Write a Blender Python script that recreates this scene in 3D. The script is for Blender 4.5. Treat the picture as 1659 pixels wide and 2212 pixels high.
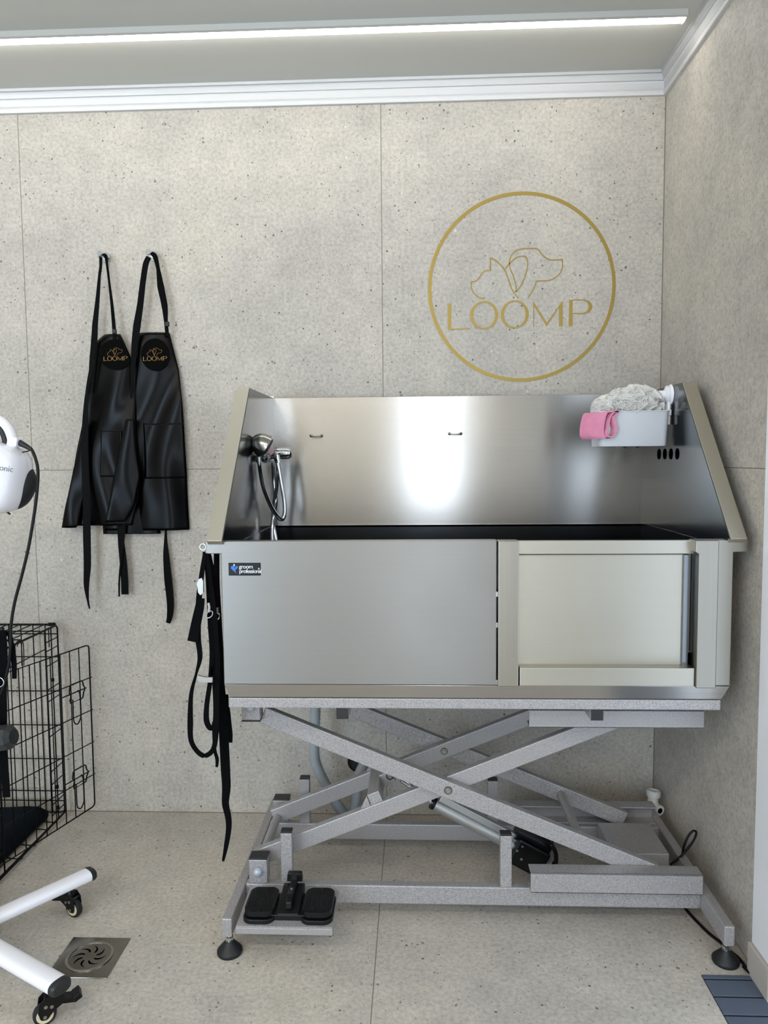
import bpy, bmesh, math, random
from mathutils import Vector, Matrix
random.seed(7)
C = bpy.context.scene.collection
for o in list(bpy.data.objects): bpy.data.objects.remove(o)
SC = bpy.context.scene

# ------------------------------------------------------------------ camera
cam_data = bpy.data.cameras.new('camera'); cam = bpy.data.objects.new('camera', cam_data); C.objects.link(cam)
cam_data.sensor_fit = 'VERTICAL'; cam_data.sensor_height = 24.0; cam_data.lens = 24.0*1603.5/2212
cam_data.clip_start = 0.05
cam.matrix_world = Matrix([[0.9991305, 0.0055688, 0.0413194, 0.1025475], [0.0408046, 0.0728869, -0.9965051, -2.4871492], [-0.008561, 0.9973247, 0.0725963, 1.2320166], [0, 0, 0, 1]])
SC.camera = cam

# ------------------------------------------------------------------ world, lights, exposure
w = bpy.data.worlds.new('world'); SC.world = w; w.use_nodes = True
w.node_tree.nodes['Background'].inputs[0].default_value = (0.75, 0.86, 1.0, 1)
w.node_tree.nodes['Background'].inputs[1].default_value = 0.6
SC.view_settings.view_transform = 'Standard'; SC.view_settings.look = 'None'
SC.view_settings.gamma = 1.0; SC.view_settings.use_curve_mapping = False
SC.view_settings.exposure = 0.45
def area(name, loc, target, sx, sy, power, col):
    l = bpy.data.lights.new(name, 'AREA'); l.shape = 'RECTANGLE'; l.size = sx; l.size_y = sy
    l.energy = power; l.color = col
    o = bpy.data.objects.new(name, l); C.objects.link(o); o.location = loc
    d = Vector(target)-Vector(loc); o.rotation_euler = d.to_track_quat('-Z', 'Y').to_euler()
    return o
# daylight through the shop window behind the viewer and the glazed door in the right wall
area('glass_door_daylight', (0.28, -5.03, 1.12), (0.28, 0, 1.12), 0.46, 2.1, 20, (0.74, 0.86, 1.0))
area('shop_window_daylight', (-2.2, -5.03, 1.2), (-1.6, 0, 1.0), 1.5, 1.9, 62, (0.62, 0.80, 1.0))
area('door_daylight', (0.98, -1.45, 1.1), (0.0, -1.45, 1.1), 0.9, 2.0, 6, (0.72, 0.84, 1.0))
LED_NEAR = 12.0
LED_FAR = 46.0

# ------------------------------------------------------------------ materials
def new_mat(name):
    m = bpy.data.materials.new(name); m.use_nodes = True
    return m, m.node_tree, m.node_tree.nodes['Principled BSDF']
def N(nt, t, **k):
    n = nt.nodes.new(t)
    for a, b in k.items(): setattr(n, a, b)
    return n
def rgb(h):
    h = h.lstrip('#'); c = [int(h[i:i+2], 16)/255 for i in (0, 2, 4)]
    return tuple([(x/12.92 if x <= .04045 else ((x+.055)/1.055)**2.4) for x in c]+[1.0])
def simple(name, col, rough=.5, metal=0, noise=0.0, nscale=60, bump=0.0, bscale=200, coat=0, spec=.5):
    m, nt, b = new_mat(name)
    c = rgb(col) if isinstance(col, str) else col
    b.inputs['Roughness'].default_value = rough; b.inputs['Metallic'].default_value = metal
    b.inputs['Coat Weight'].default_value = coat
    b.inputs['Specular IOR Level'].default_value = spec
    tc = N(nt, 'ShaderNodeTexCoord')
    nz = N(nt, 'ShaderNodeTexNoise'); nz.inputs['Scale'].default_value = nscale; nz.inputs['Detail'].default_value = 3
    nt.links.new(tc.outputs['Object'], nz.inputs['Vector'])
    mx = N(nt, 'ShaderNodeMix', data_type='RGBA')
    mx.inputs[6].default_value = tuple(x*(1-noise) for x in c[:3])+(1,)
    mx.inputs[7].default_value = tuple(min(1, x*(1+noise)) for x in c[:3])+(1,)
    nt.links.new(nz.outputs['Fac'], mx.inputs[0]); nt.links.new(mx.outputs[2], b.inputs['Base Color'])
    if bump:
        n2 = N(nt, 'ShaderNodeTexNoise'); n2.inputs['Scale'].default_value = bscale; n2.inputs['Detail'].default_value = 2
        nt.links.new(tc.outputs['Object'], n2.inputs['Vector'])
        bp = N(nt, 'ShaderNodeBump'); bp.inputs['Strength'].default_value = bump; bp.inputs['Distance'].default_value = .002
        nt.links.new(n2.outputs['Fac'], bp.inputs['Height']); nt.links.new(bp.outputs['Normal'], b.inputs['Normal'])
    return m

def tile_mat(name, axis_u, axis_v, joints_u, joints_v, tint=1.0, flip=(0, 0, 0)):
    """large concrete-look porcelain tiles, thin joints; coordinates in metres"""
    m, nt, b = new_mat(name); L = nt.links.new
    tc = N(nt, 'ShaderNodeTexCoord'); sep = N(nt, 'ShaderNodeSeparateXYZ'); L(tc.outputs['Object'], sep.inputs[0])
    mp = N(nt, 'ShaderNodeMapping'); mp.inputs['Location'].default_value = flip; L(tc.outputs['Object'], mp.inputs[0])
    def noise(sc, det, rough=.5):
        n = N(nt, 'ShaderNodeTexNoise'); n.inputs['Scale'].default_value = sc; n.inputs['Detail'].default_value = det
        n.inputs['Roughness'].default_value = rough; L(mp.outputs[0], n.inputs['Vector']); return n.outputs['Fac']
    def ramp(src, pts):
        r = N(nt, 'ShaderNodeValToRGB'); e = r.color_ramp.elements
        e[0].position, e[0].color = pts[0][0], pts[0][1]; e[1].position, e[1].color = pts[-1][0], pts[-1][1]
        for p, c in pts[1:-1]:
            x = e.new(p); x.color = c
        L(src, r.inputs[0]); return r.outputs[0]
    def mix(fac, a, bb, mode='MIX'):
        x = N(nt, 'ShaderNodeMix', data_type='RGBA', blend_type=mode)
        if isinstance(fac, (int, float)): x.inputs[0].default_value = fac
        else: L(fac, x.inputs[0])
        for i, s in ((6, a), (7, bb)):
            if isinstance(s, tuple): x.inputs[i].default_value = s
            else: L(s, x.inputs[i])
        return x.outputs[2]
    def g(x): return (x, x, x, 1)
    t = lambda c: tuple(x*tint for x in rgb(c)[:3])+(1,)
    base = ramp(noise(2.2, 6, .6), [(.36, t('#b0aaa1')), (.5, t('#b9b3a9')), (.66, t('#c3bbae'))])
    fine = ramp(noise(95, 4, .65), [(.33, g(.78)), (.62, g(1.08))])
    mid = ramp(noise(14, 5, .6), [(.35, g(.93)), (.65, g(1.05))])
    col = mix(1.0, base, fine, 'MULTIPLY'); col = mix(1.0, col, mid, 'MULTIPLY')
    def specks(scale, thr, color, keep, warp=0.0, seed=0.0, soft=.03):
        nonlocal col
        mp2 = N(nt, 'ShaderNodeMapping'); mp2.inputs['Location'].default_value = (seed, seed*1.3, -seed); L(mp.outputs[0], mp2.inputs[0])
        vec = mp2.outputs[0]
        if warp:
            nn = N(nt, 'ShaderNodeTexNoise'); nn.inputs['Scale'].default_value = scale*1.6; L(vec, nn.inputs['Vector'])
            va = N(nt, 'ShaderNodeVectorMath', operation='MULTIPLY_ADD'); va.inputs[1].default_value = (warp, warp, warp)
            L(nn.outputs['Color'], va.inputs[0]); L(vec, va.inputs[2]); vec = va.outputs[0]
        vo = N(nt, 'ShaderNodeTexVoronoi'); vo.inputs['Scale'].default_value = scale; L(vec, vo.inputs['Vector'])
        cs = N(nt, 'ShaderNodeSeparateColor'); L(vo.outputs['Color'], cs.inputs[0])
        # per-cell radius
        mr = N(nt, 'ShaderNodeMapRange'); mr.inputs['From Min'].default_value = keep; mr.inputs['From Max'].default_value = 1
        mr.inputs['To Min'].default_value = 0; mr.inputs['To Max'].default_value = thr; L(cs.outputs[0], mr.inputs[0])
        sb = N(nt, 'ShaderNodeMath', operation='SUBTRACT'); L(mr.outputs[0], sb.inputs[0]); L(vo.outputs['Distance'], sb.inputs[1])
        m2 = N(nt, 'ShaderNodeMapRange'); m2.inputs['From Min'].default_value = 0; m2.inputs['From Max'].default_value = soft
        L(sb.outputs[0], m2.inputs[0])
        col = mix(m2.outputs[0], col, color)
    specks(75, .26, t('#5f5a52'), .80, .006, 3.1)
    specks(26, .16, t('#7d776d'), .84, .016, 7.7, .05)
    specks(150, .30, t('#7c776f'), .70, .003, 1.9)
    specks(11, .13, t('#9c968d'), .86, .035, 5.5, .10)
    specks(34, .16, t('#d2cec4'), .93, .014, 9.4, .06)
    # joints
    acc = None
    for ax, js in ((axis_u, joints_u), (axis_v, joints_v)):
        for j in js:
            s = N(nt, 'ShaderNodeMath', operation='SUBTRACT'); L(sep.outputs[ax], s.inputs[0]); s.inputs[1].default_value = j
            a = N(nt, 'ShaderNodeMath', operation='ABSOLUTE'); L(s.outputs[0], a.inputs[0])
            l = N(nt, 'ShaderNodeMath', operation='LESS_THAN'); L(a.outputs[0], l.inputs[0]); l.inputs[1].default_value = .0013
            if acc is None: acc = l.outputs[0]
            else:
                x = N(nt, 'ShaderNodeMath', operation='MAXIMUM'); L(acc, x.inputs[0]); L(l.outputs[0], x.inputs[1]); acc = x.outputs[0]
    if acc is not None: col = mix(acc, col, t('#7d7668'))
    L(col, b.inputs['Base Color'])
    b.inputs['Roughness'].default_value = .55; b.inputs['Specular IOR Level'].default_value = .35
    bp = N(nt, 'ShaderNodeBump'); bp.inputs['Strength'].default_value = .12; bp.inputs['Distance'].default_value = .001
    L(noise(160, 3), bp.inputs['Height']); L(bp.outputs['Normal'], b.inputs['Normal'])
    return m

def steel(name, col, rough, aniso=.75, horiz=True, streak=.06, rot=0.0):
    m, nt, b = new_mat(name); L = nt.links.new
    b.inputs['Metallic'].default_value = 1; b.inputs['Anisotropic'].default_value = aniso
    b.inputs['Anisotropic Rotation'].default_value = rot
    tg = N(nt, 'ShaderNodeCombineXYZ'); tg.inputs[0].default_value = .02; tg.inputs[2].default_value = 1; L(tg.outputs[0], b.inputs['Tangent'])
    tc = N(nt, 'ShaderNodeTexCoord'); mp = N(nt, 'ShaderNodeMapping'); L(tc.outputs['Object'], mp.inputs[0])
    mp.inputs['Scale'].default_value = (2.5, 2.5, 330) if horiz else (330, 330, 2.5)
    nz = N(nt, 'ShaderNodeTexNoise'); nz.inputs['Scale'].default_value = 1.0; nz.inputs['Detail'].default_value = 3; L(mp.outputs[0], nz.inputs['Vector'])
    n2 = N(nt, 'ShaderNodeTexNoise'); n2.inputs['Scale'].default_value = 3.5; n2.inputs['Detail'].default_value = 4; L(tc.outputs['Object'], n2.inputs['Vector'])
    c = rgb(col)
    mx = N(nt, 'ShaderNodeMix', data_type='RGBA')
    mx.inputs[6].default_value = tuple(x*(1-streak) for x in c[:3])+(1,); mx.inputs[7].default_value = tuple(min(1, x*(1+streak)) for x in c[:3])+(1,)
    L(nz.outputs['Fac'], mx.inputs[0]); L(mx.outputs[2], b.inputs['Base Color'])
    mr = N(nt, 'ShaderNodeMapRange'); mr.inputs['To Min'].default_value = rough*.8; mr.inputs['To Max'].default_value = rough*1.2
    L(n2.outputs['Fac'], mr.inputs[0]); L(mr.outputs[0], b.inputs['Roughness'])
    bp = N(nt, 'ShaderNodeBump'); bp.inputs['Strength'].default_value = .05; bp.inputs['Distance'].default_value = .0004
    L(nz.outputs['Fac'], bp.inputs['Height']); L(bp.outputs['Normal'], b.inputs['Normal'])
    return m

def hammered(name, col):
    m, nt, b = new_mat(name); L = nt.links.new
    tc = N(nt, 'ShaderNodeTexCoord'); vo = N(nt, 'ShaderNodeTexNoise'); vo.inputs['Scale'].default_value = 620; vo.inputs['Detail'].default_value = 2
    L(tc.outputs['Object'], vo.inputs['Vector'])
    r = N(nt, 'ShaderNodeValToRGB'); e = r.color_ramp.elements; c = rgb(col)
    e[0].position = .40; e[0].color = tuple(x*.52 for x in c[:3])+(1,); e[1].position = .52; e[1].color = c
    L(vo.outputs['Fac'], r.inputs[0]); L(r.outputs[0], b.inputs['Base Color'])
    b.inputs['Roughness'].default_value = .38; b.inputs['Metallic'].default_value = .25
    bp = N(nt, 'ShaderNodeBump'); bp.inputs['Strength'].default_value = .25; bp.inputs['Distance'].default_value = .0006
    L(vo.outputs['Fac'], bp.inputs['Height']); L(bp.outputs['Normal'], b.inputs['Normal'])
    return m

def emit(name, col, s):
    m, nt, b = new_mat(name); b.inputs['Emission Color'].default_value = rgb(col); b.inputs['Emission Strength'].default_value = s
    b.inputs['Base Color'].default_value = rgb('#f4f4f0'); return m

M = {}
XR_ = .909
M['tile_back'] = tile_mat('back wall tile', 0, 2, [0.0, -1.2, -2.4, XR_-.0012], [1.2, .0008])
M['tile_right'] = tile_mat('right wall tile', 1, 2, [-.0015], [1.2, .0008], 1.0, (.37, .2, .61))
M['tile_floor'] = tile_mat('floor tile', 0, 1, [0.0, -1.2, -2.4], [-.0008, -1.2, -2.4, -3.6], 1.03, (4.1, 2.3, .2))
M['wall_paint'] = simple('painted wall', '#d8d6d0', .7, noise=.02)
M['ceiling'] = simple('ceiling paint', '#c9c9c3', .75, noise=.02, nscale=3)
M['crown'] = simple('white crown moulding', '#d6d6d6', .5)
M['steel_h'] = steel('brushed steel', '#b3b0ab', .25, .9)
M['steel_v'] = steel('brushed steel upright', '#98948a', .36, .5, False)
M['steel_panel'] = steel('satin steel panel', '#8c8b88', .42, .7, True, .03)
M['steel_bright'] = steel('bright steel door', '#b2aea2', .40, .5, True, .03)
M['steel_side'] = steel('polished steel side', '#75787b', .16, .5, True, .03)
M['steel_flange_lit'] = steel('flange steel with painted reflection', '#bdb9ab', .5, .4, False)  # lighter colour stands in for the ceiling reflected in the sloping flanges
M['chrome'] = simple('chrome', '#d0d2d4', .09, 1)
M['chrome_brushed'] = simple('satin nickel', '#a8a69f', .24, 1)
M['frame'] = hammered('hammered silver paint', '#aba8a8')
M['black_cap'] = simple('black plastic cap', '#1c1e20', .45, bump=.2)
M['black_plastic'] = simple('black plastic', '#050506', .35, spec=.3)
M['rubber'] = simple('black rubber', '#0d0f12', .55, bump=.2, bscale=500)
M['pedal_black'] = simple('ribbed pedal rubber', '#08090b', .42, spec=.35)
M['leather'] = simple('black glossy leather', '#010101', .27, noise=.2, nscale=8, bump=.05, bscale=240, spec=.12)
M['strap_leather'] = simple('black leather strap', '#010101', .5, spec=.06, bump=.05)
M['velvet'] = simple('black round patch', '#020202', .9, spec=.1)
M['gold'] = simple('gold vinyl', '#9c8540', .42, .45, noise=.05, nscale=6)
M['thread'] = simple('gold thread', '#a07a38', .6)
M['web'] = simple('black nylon webbing', '#040507', .85, bump=.3, bscale=900, spec=.08)
M['alu'] = simple('aluminium', '#b5b6b4', .4, .8)
M['alu_white'] = simple('white aluminium channel', '#c8c8c4', .5, .2)
M['hose_grey'] = simple('grey corrugated hose', '#9aa0a4', .5)
M['white_plastic'] = simple('white plastic', '#e8e9ee', .32)
M['white_gloss'] = simple('white glossy plastic', '#eeeef4', .2, coat=.4)
M['basket_white'] = simple('off white plastic', '#c6c9cd', .3)
M['pvc'] = simple('white pvc', '#d9dad6', .4)
M['pink'] = simple('pink microfibre', '#d78ba6', .95, noise=.15, nscale=40, bump=.5, bscale=900, spec=.1)
M['pink_disc'] = simple('pinkish plastic disc', '#b79a9b', .5)
M['wire'] = simple('black coated wire', '#040404', .5, spec=.2)
M['cushion'] = simple('dark navy fleece', '#0e161c', .95, noise=.4, nscale=30, bump=.6, bscale=200, spec=.1)
M['mat_grey'] = simple('blue grey slat', '#566070', .5, .1, noise=.05)
M['dark_gap'] = simple('dark gap', '#0b0d10', .8)
M['plinth'] = simple('beige tile plinth', '#b3aca4', .5, noise=.05)
M['lead_black'] = simple('cable black', '#060708', .45, spec=.25)
M['blue'] = simple('blue print', '#1f6fc6', .4)
M['print_white'] = simple('white print', '#e8eaee', .5)
M['print_grey'] = simple('grey print', '#6d6a70', .5)
M['bolt'] = simple('bolt zinc', '#a8a69e', .35, 1)
M['chrome_dark'] = simple('dark chrome', '#6c6e70', .2, 1)  # chrome with a darker even base colour
M['dome'] = simple('grey dome plug', '#a9b0b8', .3, .2)
M['caster_cream'] = simple('caster hub', '#cfc3a4', .4)
M['drain_steel'] = simple('worn drain steel', '#8f8b82', .2, 1, noise=.25, nscale=25)
M['led'] = emit('led diffuser', '#fffdf8', LED_NEAR)
M['led_far'] = emit('led diffuser of the room', '#fff6ea', LED_FAR)
M['hole'] = simple('dark opening shade', '#030304', 1, spec=0)  # flat black pieces painted in place of the shade inside openings

def net_mat():
    m, nt, b = new_mat('white bath puff net'); L = nt.links.new
    b.inputs['Base Color'].default_value = rgb('#fbf9f4'); b.inputs['Roughness'].default_value = .7
    tr = N(nt, 'ShaderNodeBsdfTransparent'); tl = N(nt, 'ShaderNodeBsdfTranslucent'); tl.inputs[0].default_value = rgb('#ffffff')
    a = N(nt, 'ShaderNodeMixShader'); a.inputs[0].default_value = .22; L(b.outputs[0], a.inputs[1]); L(tl.outputs[0], a.inputs[2])
    m2 = N(nt, 'ShaderNodeMixShader'); m2.inputs[0].default_value = .25; L(a.outputs[0], m2.inputs[1]); L(tr.outputs[0], m2.inputs[2])
    L(m2.outputs[0], nt.nodes['Material Output'].inputs[0]); return m
M['net'] = net_mat()

# ------------------------------------------------------------------ mesh helpers
class MB:
    def __init__(s): s.v = []; s.f = []
    def add(s, vs, fs):
        k = len(s.v); s.v += [Vector(x) for x in vs]; s.f += [tuple(i+k for i in f) for f in fs]; return s
    def box(s, x0, x1, y0, y1, z0, z1):
        vs = [(x, y, z) for x in (x0, x1) for y in (y0, y1) for z in (z0, z1)]
        return s.add(vs, [(0, 1, 3, 2), (4, 6, 7, 5), (0, 4, 5, 1), (2, 3, 7, 6), (0, 2, 6, 4), (1, 5, 7, 3)])
    def beam(s, p, q, wd, ht, side=(0, 1, 0)):
        p, q = Vector(p), Vector(q); d = (q-p).normalized(); sd = Vector(side); sd = (sd-d*sd.dot(d)).normalized(); n = d.cross(sd)
        vs = [c+sd*a*wd/2+n*b*ht/2 for c in (p, q) for a in (-1, 1) for b in (-1, 1)]
        return s.add(vs, [(0, 1, 3, 2), (4, 6, 7, 5), (0, 4, 5, 1), (2, 3, 7, 6), (0, 2, 6, 4), (1, 5, 7, 3)])
    def prism(s, poly, y0, y1, axis=1):
        """poly: 2d points; extruded along axis"""
        n = len(poly)
        def mk(a, b, t): return (a, t, b) if axis == 1 else ((t, a, b) if axis == 0 else (a, b, t))
        vs = [mk(a, b, y0) for a, b in poly]+[mk(a, b, y1) for a, b in poly]
        fs = [tuple(range(n)), tuple(range(2*n-1, n-1, -1))]+[(i, i+n, (i+1) % n+n, (i+1) % n) for i in range(n)]
        return s.add(vs, fs)
    def tube(s, pts, r, seg=10, closed=False, caps=True, smooth=0, rf=None, flat=1.0, up=None):
        pts = [Vector(p) for p in pts]
        if smooth:
            n0 = len(pts); pts = spline(pts, smooth, closed)
            if isinstance(r, (list, tuple)):
                r0 = list(r)+[r[-1]]*n0
                r = [r0[min(int(i/smooth), n0-1)]*(1-(i/smooth) % 1)+r0[min(int(i/smooth)+1, n0-1)]*((i/smooth) % 1) for i in range(len(pts))]
        n = len(pts); rings = []; prev = None
        for i, p in enumerate(pts):
            if closed: d = pts[(i+1) % n]-pts[i-1]
            else: d = pts[min(i+1, n-1)]-pts[max(i-1, 0)]
            d = d.normalized() if d.length > 1e-9 else Vector((0, 0, 1))
            if prev is None:
                a = Vector(up) if up else (Vector((0, 0, 1)) if abs(d.z) < .9 else Vector((1, 0, 0)))
                prev = (a-d*a.dot(d)).normalized()
            else: prev = (prev-d*prev.dot(d)).normalized()
            b = d.cross(prev); rr = rf(i, n) if rf else (r[i] if isinstance(r, (list, tuple)) else r)
            rings.append([p+(prev*math.cos(t)+b*math.sin(t)*flat)*rr for t in [2*math.pi*k/seg for k in range(seg)]])
        vs = [x for rg in rings for x in rg]; fs = []
        for i in range(n if closed else n-1):
            j = (i+1) % n
            fs += [(i*seg+k, i*seg+(k+1) % seg, j*seg+(k+1) % seg, j*seg+k) for k in range(seg)]
        if caps and not closed: fs += [tuple(range(seg-1, -1, -1)), tuple((n-1)*seg+k for k in range(seg))]
        return s.add(vs, fs)
    def lathe(s, prof, origin, axis=(0, 0, 1), seg=24, hollow=False):
        """prof: (radius, height) along axis"""
        o = Vector(origin); ax = Vector(axis).normalized(); a = Vector((0, 0, 1)) if abs(ax.z) < .9 else Vector((1, 0, 0))
        u = (a-ax*a.dot(ax)).normalized(); w_ = ax.cross(u); n = len(prof)
        vs = [o+ax*h+(u*math.cos(t)+w_*math.sin(t))*max(r, 1e-5) for r, h in prof for t in [2*math.pi*k/seg for k in range(seg)]]
        fs = [(i*seg+k, i*seg+(k+1) % seg, (i+1)*seg+(k+1) % seg, (i+1)*seg+k) for i in range(n-1) for k in range(seg)]
        if hollow: fs += [((n-1)*seg+k, (n-1)*seg+(k+1) % seg, (k+1) % seg, k) for k in range(seg)]
        else: fs += [tuple(range(seg-1, -1, -1)), tuple((n-1)*seg+k for k in range(seg))]
        return s.add(vs, fs)
    def ribbon(s, pts, width, thick=.002, across=None, smooth=6, twist=None):
        """strap: rectangular section swept along pts; across = direction(s) of the width"""
        P = [Vector(p) for p in pts]; n0 = len(P)
        A = [Vector(a) for a in across] if across and isinstance(across[0], (tuple, list)) else [Vector(across or (1, 0, 0))]*n0
        Wd = list(width) if isinstance(width, (list, tuple)) else [width]*n0
        if len(Wd) < n0: Wd += [Wd[-1]]*(n0-len(Wd))
        if smooth:
            P2 = spline(P, smooth, False); m = len(P2)
            A2 = []; W2 = []
            for i in range(m):
                t = i/(m-1)*(n0-1); k = min(int(t), n0-2); f_ = t-k
                A2.append(A[k].lerp(A[k+1], f_)); W2.append(Wd[k]*(1-f_)+Wd[k+1]*f_)
            P, A, Wd = P2, A2, W2
        n = len(P); vs = []
        for i, p in enumerate(P):
            d = (P[min(i+1, n-1)]-P[max(i-1, 0)]).normalized(); a = A[i]; a = (a-d*a.dot(d)); a = a.normalized() if a.length > 1e-6 else Vector((1, 0, 0))
            nn = d.cross(a)
            for su, sv in ((-1, -1), (1, -1), (1, 1), (-1, 1)): vs.append(p+a*su*Wd[i]/2+nn*sv*thick/2)
        fs = [(0, 1, 2, 3), tuple((n-1)*4+k for k in (3, 2, 1, 0))]
        for i in range(n-1): fs += [(i*4+k, i*4+(k+1) % 4, i*4+4+(k+1) % 4, i*4+4+k) for k in range(4)]
        return s.add(vs, fs)
    def build(s, name, mat, parent=None, base=None, smooth=False, bevel=0, bseg=2, auto=None, sub=0, mod=None):
        me = bpy.data.meshes.new(name)
        b0 = Vector(base) if base is not None else (Vector(parent['_b']) if parent is not None else Vector((0, 0, 0)))
        me.from_pydata([v_-b0 for v_ in s.v], [], s.f)
        bm = bmesh.new(); bm.from_mesh(me); bmesh.ops.recalc_face_normals(bm, faces=bm.faces); bm.to_mesh(me); bm.free()
        me.materials.append(M[mat] if isinstance(mat, str) else mat)
        if smooth: me.shade_smooth()
        if auto is not None:
            me.shade_smooth(); me.set_sharp_from_angle(angle=math.radians(auto))
        o = bpy.data.objects.new(name, me); C.objects.link(o)
        if parent is not None: o.parent = parent
        else: o.location = b0
        o['_b'] = tuple(b0)
        if bevel:
            m_ = o.modifiers.new('bevel', 'BEVEL'); m_.width = bevel; m_.segments = bseg; m_.limit_method = 'ANGLE'; m_.angle_limit = math.radians(40)
        if sub:
            m_ = o.modifiers.new('sub', 'SUBSURF'); m_.levels = sub; m_.render_levels = sub
        return o

def spline(P, k, closed=False):
    n = len(P); out = []
    for i in range(n if closed else n-1):
        if closed: a, b, c, d = P[i-1], P[i], P[(i+1) % n], P[(i+2) % n]
        else: a, b, c, d = P[max(i-1, 0)], P[i], P[i+1], P[min(i+2, n-1)]
        for j in range(k):
            t = j/k; out.append(.5*((2*b)+(c-a)*t+(2*a-5*b+4*c-d)*t*t+(3*b-a-3*c+d)*t*t*t))
    if not closed: out.append(P[-1])
    return out
def circ(cx, cz, r, n=64): return [(cx+r*math.cos(2*math.pi*i/n), cz+r*math.sin(2*math.pi*i/n)) for i in range(n)]
def thing(name, label, cat, base, group=None):
    o = bpy.data.objects.new(name, None); C.objects.link(o); o.location = base; o['_b'] = tuple(base)
    o.empty_display_size = .05
    return tag(o, label, cat, group)
def tag(o, label, cat, group=None, kind=None):
    o['label'] = label; o['category'] = cat
    if group: o['group'] = group
    if kind: o['kind'] = kind
    return o
def struct(o, label=None, cat=None):
    o['kind'] = 'structure'
    if label: o['label'] = label
    if cat: o['category'] = cat
    return o
def text_part(name, txt, size, mat, parent, loc, xdir=(1, 0, 0), zdir=(0, 0, 1), spacing=1.0, depth=.0004):
    """lettering as a mesh lying on a surface: xdir along the line, zdir up"""
    cu = bpy.data.curves.new('txt', 'FONT'); cu.body = txt; cu.size = size; cu.extrude = depth; cu.space_character = spacing
    t = bpy.data.objects.new('txt', cu); C.objects.link(t)
    bpy.context.view_layer.update()
    me = bpy.data.meshes.new_from_object(t.evaluated_get(bpy.context.evaluated_depsgraph_get()))
    bpy.data.objects.remove(t)
    X = Vector(xdir).normalized(); Z = Vector(zdir).normalized(); Y = X.cross(Z)*-1.0
    b0 = Vector(parent['_b'])
    for v_ in me.vertices:
        c = v_.co.copy(); v_.co = Vector(loc)+X*c.x+Z*c.y+(-Y)*0+Vector(Y)*(-c.z)*-1-b0
    me.materials.clear(); me.materials.append(M[mat])
    o = bpy.data.objects.new(name, me); C.objects.link(o); o.parent = parent; o['_b'] = tuple(b0)
    return o

XR = .909; XL = -3.2; YF = -5.0; ZC = 2.445
# ------------------------------------------------------------------ the room
def bx(*a): return MB().box(*a)
struct(bx(XL-.1, XR+.9, YF-.1, .1, -.1, 0).build('floor', 'tile_floor'), 'large beige concrete-look floor tiles', 'floor')
struct(bx(XL-.1, XR+.1, YF-.1, .1, ZC, ZC+.1).build('ceiling', 'ceiling'), 'matt white ceiling', 'ceiling')
struct(bx(XL-.1, XR, 0, .1, 0, ZC).build('wall_back', 'tile_back'), 'concrete-look tiled back wall', 'wall')
# right wall with the door opening, front wall with the window opening
mb = bx(XR, XR+.1, -.766, .1, 0, ZC); mb.box(XR, XR+.1, -1.98, -.766, 2.18, ZC); mb.box(XR, XR+.1, YF-.1, -1.98, 0, ZC)
struct(mb.build('wall_right', 'tile_right'), 'concrete-look tiled right wall', 'wall')
struct(bx(XL-.1, XL, YF, 0, 0, ZC).build('wall_left', 'wall_paint'), 'painted left wall', 'wall')
mb = bx(XL, -2.98, YF-.1, YF, 0, ZC); mb.box(-1.42, .01, YF-.1, YF, 0, ZC); mb.box(.55, XR, YF-.1, YF, 0, ZC)
mb.box(-2.98, -1.42, YF-.1, YF, 2.20, ZC); mb.box(-2.98, -1.42, YF-.1, YF, 0, .22); mb.box(.01, .55, YF-.1, YF, 2.2, ZC)
struct(mb.build('wall_front', 'wall_paint'), 'painted front wall with shop window and glass door', 'wall')
def casing(name, x0, x1, z0, z1, cat, lab):
    m = MB()
    for x in (x0, x1-.04): m.box(x, x+.04, YF-.02, YF+.015, z0, z1)
    m.box(x0+.04, x1-.04, YF-.02, YF+.015, z1-.04, z1); m.box(x0+.04, x1-.04, YF-.02, YF+.015, z0, z0+.04)
    struct(m.build(name, 'crown'), lab, cat)
casing('window_1', -2.98, -1.42, .22, 2.20, 'window', 'white framed shop window')
casing('door_2', .01, .55, 0, 2.2, 'door', 'narrow white framed glass door in the front wall')
# crown moulding: stepped profile, mitred in the corner
prof = [(0, 2.373), (.010, 2.373), (.0125, 2.377), (.0125, 2.384), (.010, 2.388), (.005, 2.3895), (.005, 2.3915), (.0085, 2.393), (.0095, 2.400), (.011, 2.408), (.014, 2.4125), (.009, 2.4135), (.009, 2.4155),
        (.014, 2.4165), (.0155, 2.423), (.018, 2.430), (.0215, 2.4325), (.016, 2.4335), (.016, 2.4355), (.0225, 2.4365), (.0225, ZC+.001), (0, ZC+.001)]
def crown(name, P0, P1, n0, label):
    mb = MB(); k = len(prof); vs = []
    for (P, nn) in ((P0, n0[0]), (P1, n0[1])):
        for d, z in prof: vs.append((P[0]+nn[0]*d, P[1]+nn[1]*d, z))
    fs = [(i, (i+1) % k, (i+1) % k+k, i+k) for i in range(k)]+[tuple(range(k)), tuple(range(2*k-1, k-1, -1))]
    mb.add(vs, fs); return struct(mb.build(name, 'crown', auto=50), label, 'moulding')
crown('trim_1', (XL, 0), (XR, 0), ((0, -1), (-1, -1)), 'white crown moulding along the back wall')
crown('trim_2', (XR, 0), (XR, YF), ((-1, -1), (-1, 0)), 'white crown moulding along the right wall')
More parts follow.
